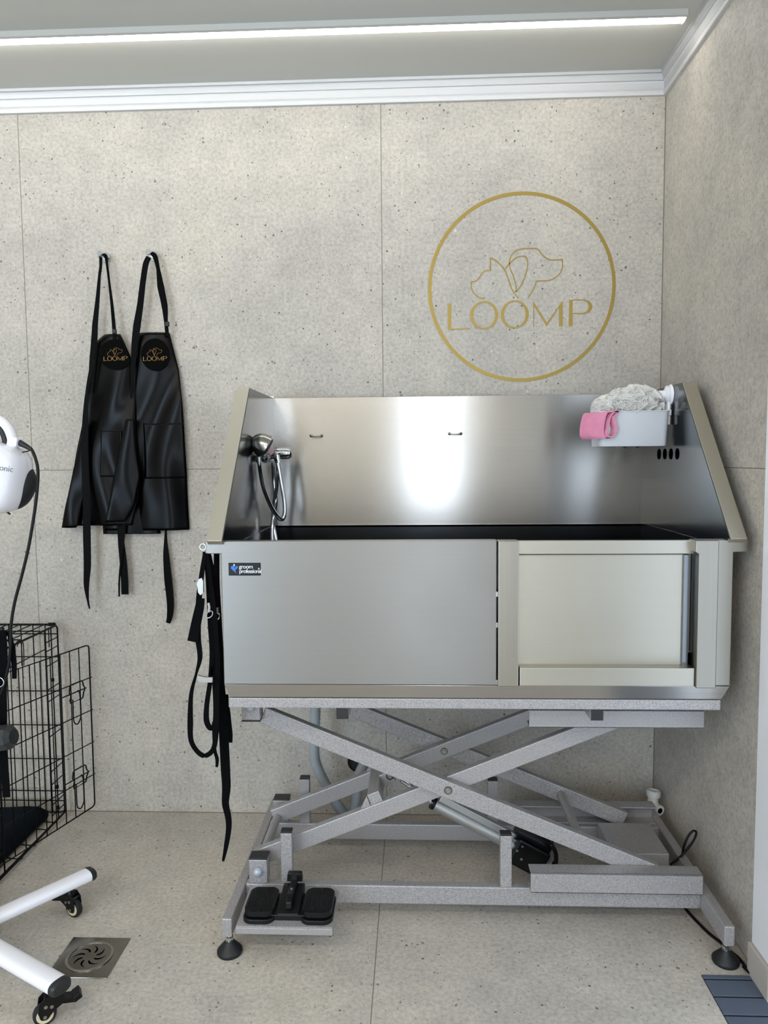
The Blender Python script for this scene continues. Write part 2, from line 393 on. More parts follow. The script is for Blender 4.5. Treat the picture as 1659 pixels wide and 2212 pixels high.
# door casing in the right wall
mb = bx(XR-.012, XR+.1, -.866, -.766, .077, 2.25); mb.box(XR-.012, XR+.1, -2.08, -1.98, .077, 2.25); mb.box(XR-.012, XR+.1, -2.08, -.766, 2.15, 2.25)
struct(mb.build('door_1', 'white_plastic', bevel=.003), 'white door casing in the right wall', 'door')
mb = bx(XR-.02, XR+.1, -.868, -.764, 0, .077); mb.box(XR-.02, XR+.1, -2.08, -1.98, 0, .077)
struct(mb.build('baseboard_right', 'plinth', bevel=.002), 'beige tile block under the white door casing', 'baseboard')

# ------------------------------------------------------------------ ceiling light strips
def led(x0, x1, y, name='ceiling_light_strip', label='', glow='led_far'):
    t = thing(name, label, 'light', ((x0+x1)/2, y, ZC), None)
    z = ZC
    a = MB().prism([(y-.026, z), (y-.026, z-.016), (y-.018, z-.018), (y-.018, z-.006), (y+.018, z-.006), (y+.018, z)], x0, x1, 0)
    a.box(x0-.002, x0, y-.026, y+.02, z-.018, z); a.box(x1, x1+.002, y-.026, y+.02, z-.018, z)
    a.build('channel', 'alu_white', t)
    d = MB().prism([(y-.0175, z-.006), (y-.0175, z-.018), (y-.008, z-.021), (y+.008, z-.020), (y+.0175, z-.010), (y+.0175, z-.006)], x0, x1, 0)
    d.build('diffuser', glow, t)
    return t
led(-3.0, .852, -.315, glow='led', label='long thin white ceiling light strip nearest the tiled back wall')
led(-3.0, .70, -2.9, label='long thin ceiling light strip behind the viewer, parallel to the back wall')
led(-3.0, .70, -4.0, label='long thin ceiling light strip at the shop window end')

# ------------------------------------------------------------------ wall logo
GOLD_T = .0012
def stroke(mb, pts, wdt, y0, y1, smooth=5, closed=False):
    P = [Vector((a, 0, b)) for a, b in pts]
    if smooth: P = spline(P, smooth, closed)
    n = len(P)
    vs = []
    for i in range(n):
        d = (P[(i+1) % n]-P[i-1]) if closed else (P[min(i+1, n-1)]-P[max(i-1, 0)])
        d.normalize(); nn = Vector((d.z, 0, -d.x))
        a, b = P[i]+nn*wdt/2, P[i]-nn*wdt/2
        vs += [(a.x, y0, a.z), (b.x, y0, b.z), (b.x, y1, b.z), (a.x, y1, a.z)]
    fs = []
    for i in range(n if closed else n-1):
        j = (i+1) % n; fs += [(i*4+k, i*4+(k+1) % 4, j*4+(k+1) % 4, j*4+k) for k in range(4)]
    if not closed: fs += [(0, 1, 2, 3), ((n-1)*4+3, (n-1)*4+2, (n-1)*4+1, (n-1)*4)]
    mb.add(vs, fs)
CAT = [[(0.3367, 1.7518), (0.3203, 1.7529), (0.3019, 1.7666), (0.2929, 1.7829), (0.2913, 1.8047)], [(0.2913, 1.8047), (0.306, 1.8068), (0.3182, 1.8179), (0.3264, 1.8314), (0.3386, 1.8392), (0.3542, 1.8405)], [(0.3542, 1.8405), (0.3541, 1.8622), (0.3541, 1.879)], [(0.3541, 1.879), (0.3692, 1.8731), (0.3855, 1.8584), (0.3998, 1.8405), (0.4121, 1.8109), (0.4253, 1.7757), (0.445, 1.7496)]]
DOG = [[(0.4006, 1.8429), (0.418, 1.863), (0.4363, 1.8778), (0.4525, 1.8835), (0.4679, 1.8808), (0.4745, 1.8639), (0.4714, 1.8379), (0.461, 1.806), (0.4489, 1.7841), (0.4367, 1.7691)], [(0.4367, 1.7691), (0.4375, 1.7884), (0.4284, 1.8207), (0.4177, 1.845), (0.416, 1.869), (0.4261, 1.8928), (0.4483, 1.9052), (0.4727, 1.9075), (0.497, 1.907), (0.5092, 1.9024), (0.5214, 1.887), (0.5377, 1.8739), (0.556, 1.8692), (0.5863, 1.8706)], [(0.5863, 1.8706), (0.5865, 1.8458), (0.5786, 1.8259), (0.5625, 1.8122), (0.5423, 1.8046), (0.5037, 1.8032)], [(0.5037, 1.8032), (0.4917, 1.7745), (0.4756, 1.749)]]
LET = {
 'L': [[(0.2149, 1.7357), (0.226, 1.7355), (0.2258, 1.6551), (0.2871, 1.6554), (0.2871, 1.6521), (0.2147, 1.6508)]],
 'M': [[(0.4931, 1.7391), (0.5376, 1.6689), (0.5883, 1.7391), (0.589, 1.6568), (0.5772, 1.6569), (0.5767, 1.7175), (0.5377, 1.6576), (0.4957, 1.7229), (0.4961, 1.6554), (0.4936, 1.6554)]],
 'Pstem': [[(0.6098, 1.7411), (0.6203, 1.7409), (0.6211, 1.6563), (0.6089, 1.6565)]],
}
LETO = [[(0.3335, 1.6961), (0.2876, 1.6968), (0.3794, 1.6953), (0.3335, 1.7418), (0.3336, 1.651), (0.2974, 1.6966), (0.3692, 1.6955), (0.3335, 1.7369), (0.3336, 1.6559)], [(0.4334, 1.6973), (0.3876, 1.698), (0.4791, 1.6965), (0.4332, 1.7421), (0.4336, 1.6523), (0.3978, 1.6978), (0.4685, 1.6967), (0.4332, 1.7377), (0.4336, 1.6568)]]
PB_OUT = [(0.6203, 1.7421), (0.6584, 1.7415), (0.6759, 1.734), (0.6842, 1.7185), (0.6771, 1.7026), (0.6589, 1.6948), (0.6208, 1.6954)]
PB_IN = [(0.6203, 1.7389), (0.6544, 1.7383), (0.6674, 1.7321), (0.6728, 1.7187), (0.6677, 1.7047), (0.6548, 1.6981), (0.6207, 1.6986)]
CX, CZ = .4545, 1.7835
def ring_face(mb, out, inn, y0, y1):
    n = len(out); vs = []
    for y in (y0, y1): vs += [(a, y, b) for a, b in out]+[(a, y, b) for a, b in inn]
    fs = []
    for i in range(n):
        j = (i+1) % n
        fs += [(i, j, n+j, n+i), (2*n+i, 3*n+i, 3*n+j, 2*n+j), (i, 2*n+i, 2*n+j, j), (n+i, n+j, 3*n+j, 3*n+i)]
    mb.add(vs, fs)
def emblem(parent, T, sc, y0, y1, mat, thin):
    """T maps wall logo coordinates to the target surface; returns nothing"""
    def tr(l): return [T(a, b) for a, b in l]
    a = MB()
    for s_ in CAT: stroke(a, tr(s_), thin, y0, y1, 6)
    a.build('cat_outline', mat, parent)
    a = MB()
    for s_ in DOG: stroke(a, tr(s_), thin, y0, y1, 6)
    a.build('dog_outline', mat, parent)
    for k in ('L', 'M'):
        a = MB(); a.prism(tr(LET[k][0]), y0, y1); a.build('letter', mat, parent)
    for o_ in LETO:
        (cx, cz), l, r, t_, b, il, ir, it, ib = o_
        out = [(cx+(r[0]-l[0])/2*math.cos(q), cz+(t_[1]-b[1])/2*math.sin(q)) for q in [2*math.pi*i/48 for i in range(48)]]
        inn = [(cx+(ir[0]-il[0])/2*math.cos(q), cz+(it[1]-ib[1])/2*math.sin(q)) for q in [2*math.pi*i/48 for i in range(48)]]
        a = MB(); ring_face(a, tr(out), tr(inn), y0, y1); a.build('letter', mat, parent)
    a = MB(); a.prism(tr(LET['Pstem'][0]), y0, y1)
    po = [Vector((x, 0, z)) for x, z in PB_OUT]; pi_ = [Vector((x, 0, z)) for x, z in PB_IN]
    po = [po[0]]+spline(po[1:-1], 5)+[po[-1]]; pi_ = [pi_[0]]+spline(pi_[1:-1], 5)+[pi_[-1]]
    n = len(po); q = tr([(p.x, p.z) for p in po])+tr([(p.x, p.z) for p in pi_])
    vs = [(x, y0, z) for x, z in q]+[(x, y1, z) for x, z in q]; fs = []
    for i in range(n-1): fs += [(i, i+1, n+i+1, n+i), (2*n+i, 3*n+i, 3*n+i+1, 2*n+i+1), (i, 2*n+i, 2*n+i+1, i+1), (n+i, n+i+1, 3*n+i+1, 3*n+i)]
    a.add(vs, fs); a.build('letter', mat, parent)
t = thing('wall_logo', 'round gold LOOMP wall logo with cat and dog outlines above the steel bath', 'wall sign', (CX, 0, CZ))
a = MB(); ring_face(a, circ(CX, CZ, .3045, 128), circ(CX, CZ, .2935, 128), 0, -GOLD_T); a.build('ring', 'gold', t)
emblem(t, lambda a, b: (a, b), 1, 0, -GOLD_T, 'gold', .0036)
for c_ in t.children:
    if c_.name.startswith('letter'): c_['label'] = 'gold capital letter'

# ------------------------------------------------------------------ coat hooks
def hook(x, z, label):
    t = thing('coat_hook', label, 'hook', (x, 0, z), 'chrome coat hooks on the tiled wall')
    MB().lathe([(.0, 0), (.0155, 0), (.0165, .0015), (.0165, .005), (.0155, .0065), (0, .0065)], (x, 0, z), (0, -1, 0), 32).build('wall_plate', 'chrome', t, auto=40)
    MB().lathe([(.0, .006), (.006, .006), (.006, .040), (.0085, .042), (.0088, .052), (.008, .054), (0, .054)], (x, 0, z), (0, -1, 0), 24).build('peg', 'chrome', t, auto=40)
HK = [(-0.9202, 1.9049), (-0.7583, 1.9063)]
hook(HK[0][0], HK[0][1], 'round chrome coat hook holding the left black apron')
hook(HK[1][0], HK[1][1], 'round chrome coat hook holding the right black apron')

# ------------------------------------------------------------------ aprons
def fold(x, z, seed, amp):
    u = x*1.0
    return amp*(.9*math.sin(30*u+3.2*math.sin(4.5*z+seed)+seed*1.7+2.5*z)+.35*math.sin(64*u-9*z+seed*2.3+2*math.sin(11*z))+.3*math.sin(14*u+13*z+seed*3.1))
def sheet(mb, rows, y, seed, amp, nx=36, nz=70, thick=.0025, bulge=.012, ref=None, off=0):
    """rows: (z, xleft, xright) from top to bottom -> draped leather sheet with folds, given thickness"""
    rows = sorted(rows, key=lambda r: -r[0]); zs = [r[0] for r in rows]
    def lr(z):
        for i in range(len(rows)-1):
            if rows[i][0] >= z >= rows[i+1][0]:
                t = (rows[i][0]-z)/max(1e-6, rows[i][0]-rows[i+1][0]); return rows[i][1]*(1-t)+rows[i+1][1]*t, rows[i][2]*(1-t)+rows[i+1][2]*t
        return rows[-1][1], rows[-1][2]
    F = []; own = lr
    if ref:
        rf_ = sorted(ref, key=lambda r: -r[0])
        def refv(z):
            for a, b in zip(rf_, rf_[1:]):
                if a[0] >= z >= b[0]:
                    t = (a[0]-z)/max(1e-6, a[0]-b[0]); return a[1]*(1-t)+b[1]*t, a[2]*(1-t)+b[2]*t
            return rf_[-1][1], rf_[-1][2]
    for j in range(nz+1):
        z = zs[0]+(zs[-1]-zs[0])*j/nz; l, r = lr(z); k = min(1, ((rf_[0][0] if ref else zs[0])-z)/.22)
        for i in range(nx+1):
            s_ = i/nx; x = l+(r-l)*s_
            sb = s_
            if ref: L2, R2 = refv(z); sb = min(1, max(0, (x-L2)/(R2-L2)))
            yy = y-off-bulge*max(0, math.sin(math.pi*sb))**.7-fold(x, z, seed, amp*(.35+.65*k))
            F.append(Vector((x, min(yy, -.006), z)))
    m_ = len(F); B = [p+Vector((0, thick, 0)) for p in F]; W_ = nx+1
    fs = []
    for j in range(nz):
        for i in range(nx):
            a = j*W_+i; fs += [(a, a+1, a+W_+1, a+W_), (m_+a, m_+a+W_, m_+a+W_+1, m_+a+1)]
    for j in range(nz):
        a = j*W_; fs.append((a, a+W_, m_+a+W_, m_+a)); a = j*W_+nx; fs.append((a, m_+a, m_+a+W_, a+W_))
    for i in range(nx): fs.append((i, m_+i, m_+i+1, i+1)); a = nz*W_+i; fs.append((a, a+1, m_+a+1, m_+a))
    mb.add(F+B, fs)
R_A = [(1.6474, -0.9232, -0.8671), (1.6237, -0.9551, -0.8556), (1.5605, -0.9731, -0.8294), (1.4695, -0.9875, -0.8237), (1.378, -1.0021, -0.8252), (1.3013, -1.0192, -0.8204), (1.2011, -1.0421, -0.8141), (1.1158, -1.0597, -0.8232), (1.0128, -1.0861, -0.8516)]
R_B = [(1.6526, -0.8076, -0.7082), (1.6211, -0.8243, -0.7014), (1.53, -0.8336, -0.6808), (1.4233, -0.8591, -0.6683), (1.3314, -0.897, -0.6662), (1.2233, -0.9245, -0.6646), (1.1143, -0.9396, -0.6645), (0.9951, -0.955, -0.6609)]
def apron(label, rows, y, seed, hook_xz, strapL, strapR, patch, ties, flaps, pocket, buckle):
    t = thing('apron', label, 'apron', (hook_xz[0], 0, hook_xz[1]), 'black leather aprons on the wall hooks')
    a = MB(); sheet(a, rows, y, seed, .008)
    for fl in flaps: sheet(a, fl[0], fl[1], fl[2], .006, 12, 40, .0022, .004)
    a.build('body', 'leather', t, smooth=True)
    hx, hz = hook_xz
    for st, wds, acr in (strapL, strapR):
        MB().ribbon(st, wds, .0022, acr, 8).build('neck_strap', 'strap_leather', t, auto=40)
    bx_, bz_ = buckle; MB().box(bx_-.007, bx_+.007, -.048, -.040, bz_-.008, bz_+.008).build('strap_buckle', 'black_plastic', t, bevel=.002)
    # round black patch with the emblem
    (pcx, pcz), prx, prz, py = patch
    pp = [(pcx+prx*math.cos(q), pcz+prz*math.sin(q)) for q in [2*math.pi*i/48 for i in range(48)]]
    # clip the circle where the bib edge cuts it
    lim = lambda z: [(r0[1]+(r1[1]-r0[1])*((r0[0]-z)/(r0[0]-r1[0])), r0[2]+(r1[2]-r0[2])*((r0[0]-z)/(r0[0]-r1[0]))) for r0, r1 in zip(rows, rows[1:]) if r0[0] >= z >= r1[0]]
    q2 = []
    for (x, z) in pp:
        L_ = lim(z)
        if L_: x = min(max(x, L_[0][0]+.002), L_[0][1]-.002)
        q2.append((x, z))
    p_ = MB().prism(q2, py, py+.003).build('patch', 'velvet', t)
    k = .0385/.238
    emblem(p_, lambda a, b: (pcx+(a-CX)*k*1.05, pcz+(b-1.775)*k), k, py-.0006, py, 'thread', .00055)
    for tp, wd, acr in ties: MB().ribbon(tp, wd, .002, acr, 6).build('waist_tie', 'strap_leather', t, auto=40)
    # pocket with piped edge
    a = MB(); sheet(a, pocket, y, seed, .008, 18, 24, .002, .012, ref=rows, off=.003); a.build('pocket', 'leather', t, smooth=True)
    return t
hA, hB = HK
apron('left black leather apron hanging on the left chrome hook, twisted open flap', R_A, -.030, 1.3, hA,
  ([(-0.9187, -0.045, 1.8955), (-0.9197, -0.045, 1.8673), (-0.9257, -0.045, 1.8302), (-0.9347, -0.045, 1.7557), (-0.9452, -0.045, 1.6808), (-0.9503, -0.045, 1.6282), (-0.9625, -0.045, 1.5528), (-0.9756, -0.045, 1.4541)], [.010, .009, .009, .013, .018, .020, .014, .003], (1, .2, 0)),
  ([(-0.9183, -0.04, 1.9059), (-0.9047, -0.04, 1.8997), (-0.9009, -0.04, 1.8744), (-0.8954, -0.04, 1.8147), (-0.8888, -0.04, 1.7399), (-0.8834, -0.044, 1.6724), (-0.8819, -0.044, 1.6272)], [.012, .012, .008, .007, .010, .012, .012], (1, .3, 0)),
  ((-0.878, 1.579), .0560, .0500, -.0505),
  [([(-0.9498, -0.058, 1.5664), (-0.9759, -0.058, 1.4533), (-0.9868, -0.058, 1.3314), (-0.9909, -0.058, 1.224), (-0.9909, -0.058, 1.1004), (-0.9941, -0.058, 0.9759), (-0.9961, -0.058, 0.8819), (-1.0018, -0.058, 0.8158), (-0.999, -0.058, 0.7636), (-0.9938, -0.058, 0.7336)], [.014, .010, .022, .024, .024, .025, .024, .018, .007, .004], (1, .1, 0)),
   ([(-0.8858, -0.03, 1.0517), (-0.8901, -0.03, 0.9733), (-0.8849, -0.03, 0.8945), (-0.8823, -0.03, 0.8312), (-0.8825, -0.03, 0.7772)], [.022, .020, .024, .024, .024], (1, .1, 0)),
   ([(-0.8742, -0.036, 1.0203), (-0.8817, -0.036, 0.9418), (-0.8939, -0.036, 0.8629), (-0.8989, -0.036, 0.8122), (-0.9003, -0.036, 0.7709)], [.012, .006, .006, .006, .005], (1, .1, 0))],
  [([(1.3697, -0.9885, -0.9853), (1.301, -1.0099, -0.9911), (1.2013, -1.0374, -0.9981), (1.1163, -1.055, -1.0051), (1.0137, -1.0813, -1.0244), (1.0075, -1.0831, -1.0329)], -.050, 2.2),
   ([(1.3676, -0.8473, -0.8194), (1.269, -0.8725, -0.8165), (1.1773, -0.8944, -0.8076), (1.085, -0.9133, -0.8286), (1.0263, -0.928, -0.8659)], -.060, 4.1)],
  [(1.331, -0.9414, -0.8681), (1.1774, -0.9456, -0.8734)], (-0.882, 1.655))
apron('right black leather apron hanging on the right chrome hook, smooth square skirt with pocket', R_B, -.018, 3.4, hB,
  ([(-0.7588, -0.045, 1.8924), (-0.7703, -0.045, 1.8689), (-0.7813, -0.045, 1.8127), (-0.793, -0.045, 1.7383), (-0.806, -0.045, 1.6711), (-0.8158, -0.045, 1.6111), (-0.8248, -0.045, 1.5282), (-0.8341, -0.045, 1.4372)], [.016, .018, .018, .020, .024, .020, .014, .003], (1, .2, 0)),
  ([(-0.7537, -0.038, 1.9071), (-0.7418, -0.038, 1.8965), (-0.7323, -0.038, 1.8564), (-0.7249, -0.038, 1.7968), (-0.7144, -0.038, 1.737), (-0.7114, -0.038, 1.6846), (-0.7082, -0.038, 1.6396)], [.012, .016, .012, .022, .020, .012, .012], (1, .3, 0)),
  ((-0.7502, 1.5785), .0480, .0530, -.0385),
  [([(-0.7363, -0.02, 1.0344), (-0.74, -0.02, 0.9637), (-0.7401, -0.02, 0.9085), (-0.7361, -0.02, 0.8293), (-0.7305, -0.02, 0.7497), (-0.7336, -0.02, 0.7018), (-0.7407, -0.02, 0.6762)], [.004, .010, .020, .026, .024, .020, .014], (1, .1, 0))],
  [([(1.0989, -0.9428, -0.7767), (1.0364, -0.9546, -0.7624), (0.983, -0.9534, -0.7558)], -.022, .4)],
  [(1.3544, -0.8025, -0.6655), (1.1699, -0.8022, -0.6629)], (-0.7054, 1.6762))

# ------------------------------------------------------------------ the steel dog bath on its scissor lift
BB = (.24, -.42, 0)
bath = thing('dog_grooming_bath', 'stainless steel dog grooming bath on a grey electric scissor lift frame', 'bath tub', BB)
def P(name, mb, mat, parent=bath, **k): return mb.build(name, mat, parent, **k)
TXL, TXR, YB, YFR = -.367, .851, -.045, -.72
# front panel with flush lip
P('front_panel', MB().prism([(-.405, 1.034), (-.405, 1.004), (TXL, 1.004), (TXL, .682), (.298, .682), (.298, 1.034)], -.72, -.690), 'steel_panel', bevel=.0018)
P('front_post', MB().box(.300, .349, -.730, -.690, .6815, 1.033), 'steel_v', bevel=.002)
P('opening_rail', MB().box(.3495, .766, -.706, -.690, .9985, 1.031), 'steel_bright', bevel=.0015)
dr = P('sliding_door', MB().prism([(.345, .722), (.756, .722), (.756, .9965), (.345, .9965)], -.694, -.684), 'steel_bright', bevel=.002)
dr['label'] = 'bright brushed steel sliding door panel'
P('door_edge', MB().box(.744, .7585, -.700, -.6935, .7255, .9955), 'steel_side', dr, bevel=.001)
P('door_sill', MB().box(.352, .7655, -.727, -.690, .683, .7275), 'steel_bright', bevel=.0015)
P('front_post', MB().prism([(.758, 1.033), (.812, 1.033), (.812, .6815), (.766, .6815), (.766, 1.000), (.758, 1.006)], -.736, -.690), 'steel_v', bevel=.002)
P('end_post', MB().prism([(.8125, 1.033), (.885, 1.033), (.885, 1.004), (TXR, 1.004), (TXR, .6835), (.8125, .6835)], -.722, -.690), 'steel_v', bevel=.0018)
# clips on the edge of the front panel
cl = MB()
for z in (.905, .830, .690): P('panel_clip', MB().box(.2955, .301, -.7225, -.719, z-.006, z+.006), 'chrome_brushed')

# basin shell: outer walls, rims, inner walls and bottom
sh = MB().box(TXL, TXL+.004, -.69, YB, .682, 1.02); sh.box(TXR-.004, TXR, -.69, YB, .682, 1.02); sh.box(TXL, TXR, YB, YB+.004, .682, 1.02)
sh.box(-.405, -.359, -.69, YB, 1.015, 1.034); sh.box(.8365, .885, -.69, YB, 1.015, 1.034)
P('basin_shell', sh, 'steel_h', bevel=.001)
inn = MB().box(-.358, -.356, -.69, -.062, .76, 1.016); inn.box(.833, .835, -.69, -.062, .76, 1.016); inn.box(-.356, .834, -.062, -.058, .76, 1.012)
inn.box(-.356, .833, -.69, -.062, .756, .760); inn.box(-.356, .833, -.688, -.684, .76, 1.015); inn.box(-.36, .834, -.062, YB, 1.006, 1.012)
P('basin_lining', inn, 'steel_side')
# chamfered skirt under the basin
sk = MB(); z0, z1 = .6815, .646
sk.add([(TXL, -.72, z0), (TXR, -.72, z0), (TXR, YB, z0), (TXL, YB, z0), (TXL+.012, -.708, z1), (TXR-.014, -.708, z1), (TXR-.014, YB-.01, z1), (TXL+.012, YB-.01, z1)],
       [(0, 1, 2, 3), (4, 7, 6, 5), (0, 4, 5, 1), (1, 5, 6, 2), (2, 6, 7, 3), (3, 7, 4, 0)])
P('bottom_skirt', sk, 'steel_h', bevel=.001)
# back splash and side panels
sp = P('back_splash', MB().box(-.360, .838, -.049, -.044, 1.010, 1.431), 'steel_h', bevel=.001)
for x0, x1, z in ((-.236, -.201, 1.307), (.217, .254, 1.309)):
    lo = MB(); lo.tube([(x0, -.049, z), (x0, -.060, z), (x0+.003, -.064, z-.002), ((x0+x1)/2, -.066, z-.003), (x1-.003, -.064, z-.002), (x1, -.060, z), (x1, -.049, z)], .0022, 8)
    lo.lathe([(0, 0), (.0055, 0), (.005, .003), (0, .003)], (x0, -.049, z), (0, -1, 0), 12); lo.lathe([(0, 0), (.0055, 0), (.005, .003), (0, .003)], (x1, -.049, z), (0, -1, 0), 12)
    q = P('tether_loop', lo, 'chrome_brushed', sp, smooth=True)
SIDE = [(YB, 1.016), (YB, 1.431), (-.398, 1.431), (-.735, 1.037), (-.70, 1.034), (-.69, 1.016)]
def slope(x0, x1):
    """bent flange along the sloping front edge"""
    m = MB(); t_ = .004
    m.add([(x0, -.398, 1.433), (x1, -.398, 1.433), (x1, -.736, 1.037), (x0, -.736, 1.037), (x0, -.398+.012, 1.421), (x1, -.398+.012, 1.421), (x1, -.736+.012, 1.027), (x0, -.736+.012, 1.027)],
          [(0, 1, 2, 3), (4, 7, 6, 5), (0, 4, 5, 1), (1, 5, 6, 2), (2, 6, 7, 3), (3, 7, 4, 0)]); return m
for nm, xin, xo in (('l', -.360, -.397), ('r', .838, .876)):
    lo_, hi_ = min(xin, xo), max(xin, xo)
    s1 = MB().prism(SIDE, xin-.002, xin+.002, 0)
    sd = P('side_panel', s1, 'steel_side')
    fl = slope(lo_, hi_); P('front_flange', fl, 'steel_flange_lit', sd, bevel=.0012)
    tp = MB().box(lo_, hi_, -.398, YB, 1.426, 1.431); tp.box(min(xo, xo+(.004 if nm == 'l' else -.004)), max(xo, xo+(.004 if nm == 'l' else -.004)), -.398, YB, 1.3, 1.431)
    tp.prism([(YB, 1.034), (YB, 1.3), (-.50, 1.3), (-.72, 1.04)], xo-.001, xo+.001, 0)
    P('top_flange', tp, 'steel_side', sd)
    if nm == 'r':
        for k in range(4):
            y = -.222-.0515*k; z = 1.2365
            h = MB(); h.prism([(y+.0135*math.cos(q), z+.0155*math.sin(q)) for q in [2*math.pi*i/24 for i in range(24)]], .8345, .836, 0)
            P('vent_hole', h, 'hole', sd)  # dark oval on the uncut panel, painted as the hole's shade
P('splash_bracket', MB().box(-.372, -.356, -.05, -.035, 1.431, 1.437), 'chrome_brushed')
# name plate
pl = P('name_plate', MB().box(-.3485, -.2705, -.7225, -.7199, .951, .982), 'black_plastic', bevel=.001)
text_part('lettering', 'groom', .0135, 'print_white', pl, (-.3225, -.7229, .9685), spacing=.92)
text_part('lettering', 'professional', .0135, 'print_white', pl, (-.3225, -.7229, .9575), spacing=.86)
text_part('lettering', '\u00ae', .006, 'print_white', pl, (-.2765, -.7229, .9655))
def drop(cx, cz, r, h, ang):
    pts = []
    for i in range(20):
        q = math.pi*(i/19)-0; pts.append((r*math.cos(q), r*math.sin(q)))
    pts.append((0, -h)); c_, s_ = math.cos(ang), math.sin(ang)
    return [(cx+x*c_-z*s_, cz+x*s_+z*c_) for x, z in pts]
em = MB(); em.prism(drop(-.3380, .9705, .0045, .016, .55), -.7231, -.7225); em.prism(drop(-.3285, .9715, .0030, .010, -.6), -.7232, -.7225)
P('emblem', em, 'blue', pl)
P('emblem', MB().prism(drop(-.3345, .9775, .0017, .0045, .2), -.7232, -.7225), 'print_white', pl)

# --- shower mixer on the left side panel
mx = P('mixer_tap', MB().lathe([(0, 0), (.006, 0), (.012, .006), (.0135, .03), (.0135, .15), (.012, .174), (.006, .18), (0, .18)], (-.338, -.33, 1.236), (0, 1, 0), 24), 'chrome_dark', auto=40)
a = MB().lathe([(0, 0), (.017, .002), (.0185, .01), (.0185, .060), (.017, .068), (.011, .074), (0, .076)], (-.352, -.185, 1.249), (1, 0, 0), 28); a.lathe([(0, 0), (.012, 0), (.010, .02), (0, .02)], (-.345, -.185, 1.230), (0, 0, 1), 16)
P('lever_handle', a, 'chrome', mx, auto=40)
P('temperature_disc', MB().lathe([(0, 0), (.014, 0), (.015, .003), (.0135, .006), (.005, .007), (0, .0085)], (-.334, -.268, 1.256), (.22, -1, .05), 28), 'pink_disc', mx, auto=30)
a = MB()
for y in (-.30, -.20): P('wall_flange', MB().lathe([(0, 0), (.016, 0), (.016, .006), (0, .008)], (-.358, y, 1.236), (1, 0, 0), 20), 'chrome', mx, auto=40)
a.tube([(-.322, -.235, 1.248), (-.312, -.25, 1.240), (-.308, -.25, 1.220)], [.008, .008, .007], 12)
P('mixer_outlet', a, 'chrome', mx, auto=40)

# --- scissor lift frame
def tubebox(*a_): return MB().box(*a_)
fr = P('platform_frame', tubebox(-.361, .837, -.706, -.676, .618, .6435), 'frame', bevel=.0025)
P('frame_rail', tubebox(-.361, .837, -.10, -.07, .618, .6435), 'frame', fr, bevel=.0025)
P('frame_rail', tubebox(-.361, -.331, -.676, -.10, .618, .6435), 'frame', fr, bevel=.0025)
P('frame_rail', tubebox(.807, .837, -.676, -.10, .618, .6435), 'frame', fr, bevel=.0025)
for xc in (-.0790, .5440):
    b_ = P('cross_beam', tubebox(xc-.0155, xc+.0155, -.698, -.10, .588, .618), 'frame', bevel=.002)
    P('end_cap', tubebox(xc-.015, xc+.015, -.7005, -.698, .589, .617), 'black_cap', b_, bevel=.001)
def channel(x0, x1, yf, yb, z0, z1, t_=.004):
    """C section, open towards yb"""
    s_ = 1 if yb > yf else -1
    m = MB().box(x0, x1, min(yf, yf+s_*t_), max(yf, yf+s_*t_), z0, z1); m.box(x0, x1, min(yf, yb), max(yf, yb), z1-t_, z1); m.box(x0, x1, min(yf, yb), max(yf, yb), z0, z0+t_)
    return m
P('roller_channel', channel(.392, .832, -.62, -.578, .541, .588), 'frame', bevel=.0015)
P('roller_channel', channel(.392, .832, -.212, -.254, .541, .588), 'frame', bevel=.0015)
P('roller_channel', channel(.398, .838, -.622, -.578, .102, .156), 'frame', bevel=.0015)
P('roller_channel', channel(.398, .838, -.208, -.252, .102, .156), 'frame', bevel=.0015)
PV = (.187, .353); SL = .407
def arm(y0, y1, sgn, xa, xb, yend):
    zc = lambda x: PV[1]+sgn*SL*(x-PV[0])
    m = MB().beam((xa, (y0+y1)/2, zc(xa)), (xb, (y0+y1)/2, zc(xb)), abs(y1-y0), .0455)
    o = P('scissor_arm', m, 'frame', bevel=.0025)
    return o
aA = arm(-.576, -.551, -1, -.305, .735, 0); aB = arm(-.546, -.521, 1, -.335, .700, 0)
aC = arm(-.312, -.287, 1, -.335, .700, 0); aD = arm(-.282, -.257, -1, -.305, .735, 0)
def bolt(par, x, y, z, r=.0085):
    m = MB().lathe([(0, 0), (r, 0), (r*1.02, .0015), (r*.9, .003), (r*.62, .003), (r*.62, .006), (r*.5, .0072), (0, .0072)], (x, y, z), (0, -1, 0), 20)
    q_ = P('pivot_bolt', m, 'bolt', par, auto=30)
    P('washer', MB().lathe([(0, 0), (r*1.3, 0), (r*1.3, .0008), (0, .0008)], (x, y, z), (0, -1, 0), 24), 'chrome_dark', par)
bolt(aA, .187, -.576, .353); bolt(aC, .187, -.312, .353)
# rollers at the arm ends, round cross rods
P('cross_rod', MB().tube([(-.322, -.546, .141), (-.322, -.287, .141)], .0125, 16), 'frame', auto=40)
P('cross_rod', MB().tube([(.541, -.56, .209), (.541, -.27, .209)], .0125, 16), 'frame', auto=40)
for y in (-.6, -.232):
    P('roller', MB().lathe([(0, -.014), (.018, -.014), (.018, .014), (0, .014)], (.715, y, .130), (0, 1, 0), 20), 'black_plastic', auto=40)
    P('roller', MB().lathe([(0, -.014), (.018, -.014), (.018, .014), (0, .014)], (.690, y, .563), (0, 1, 0), 20), 'black_plastic', auto=40)
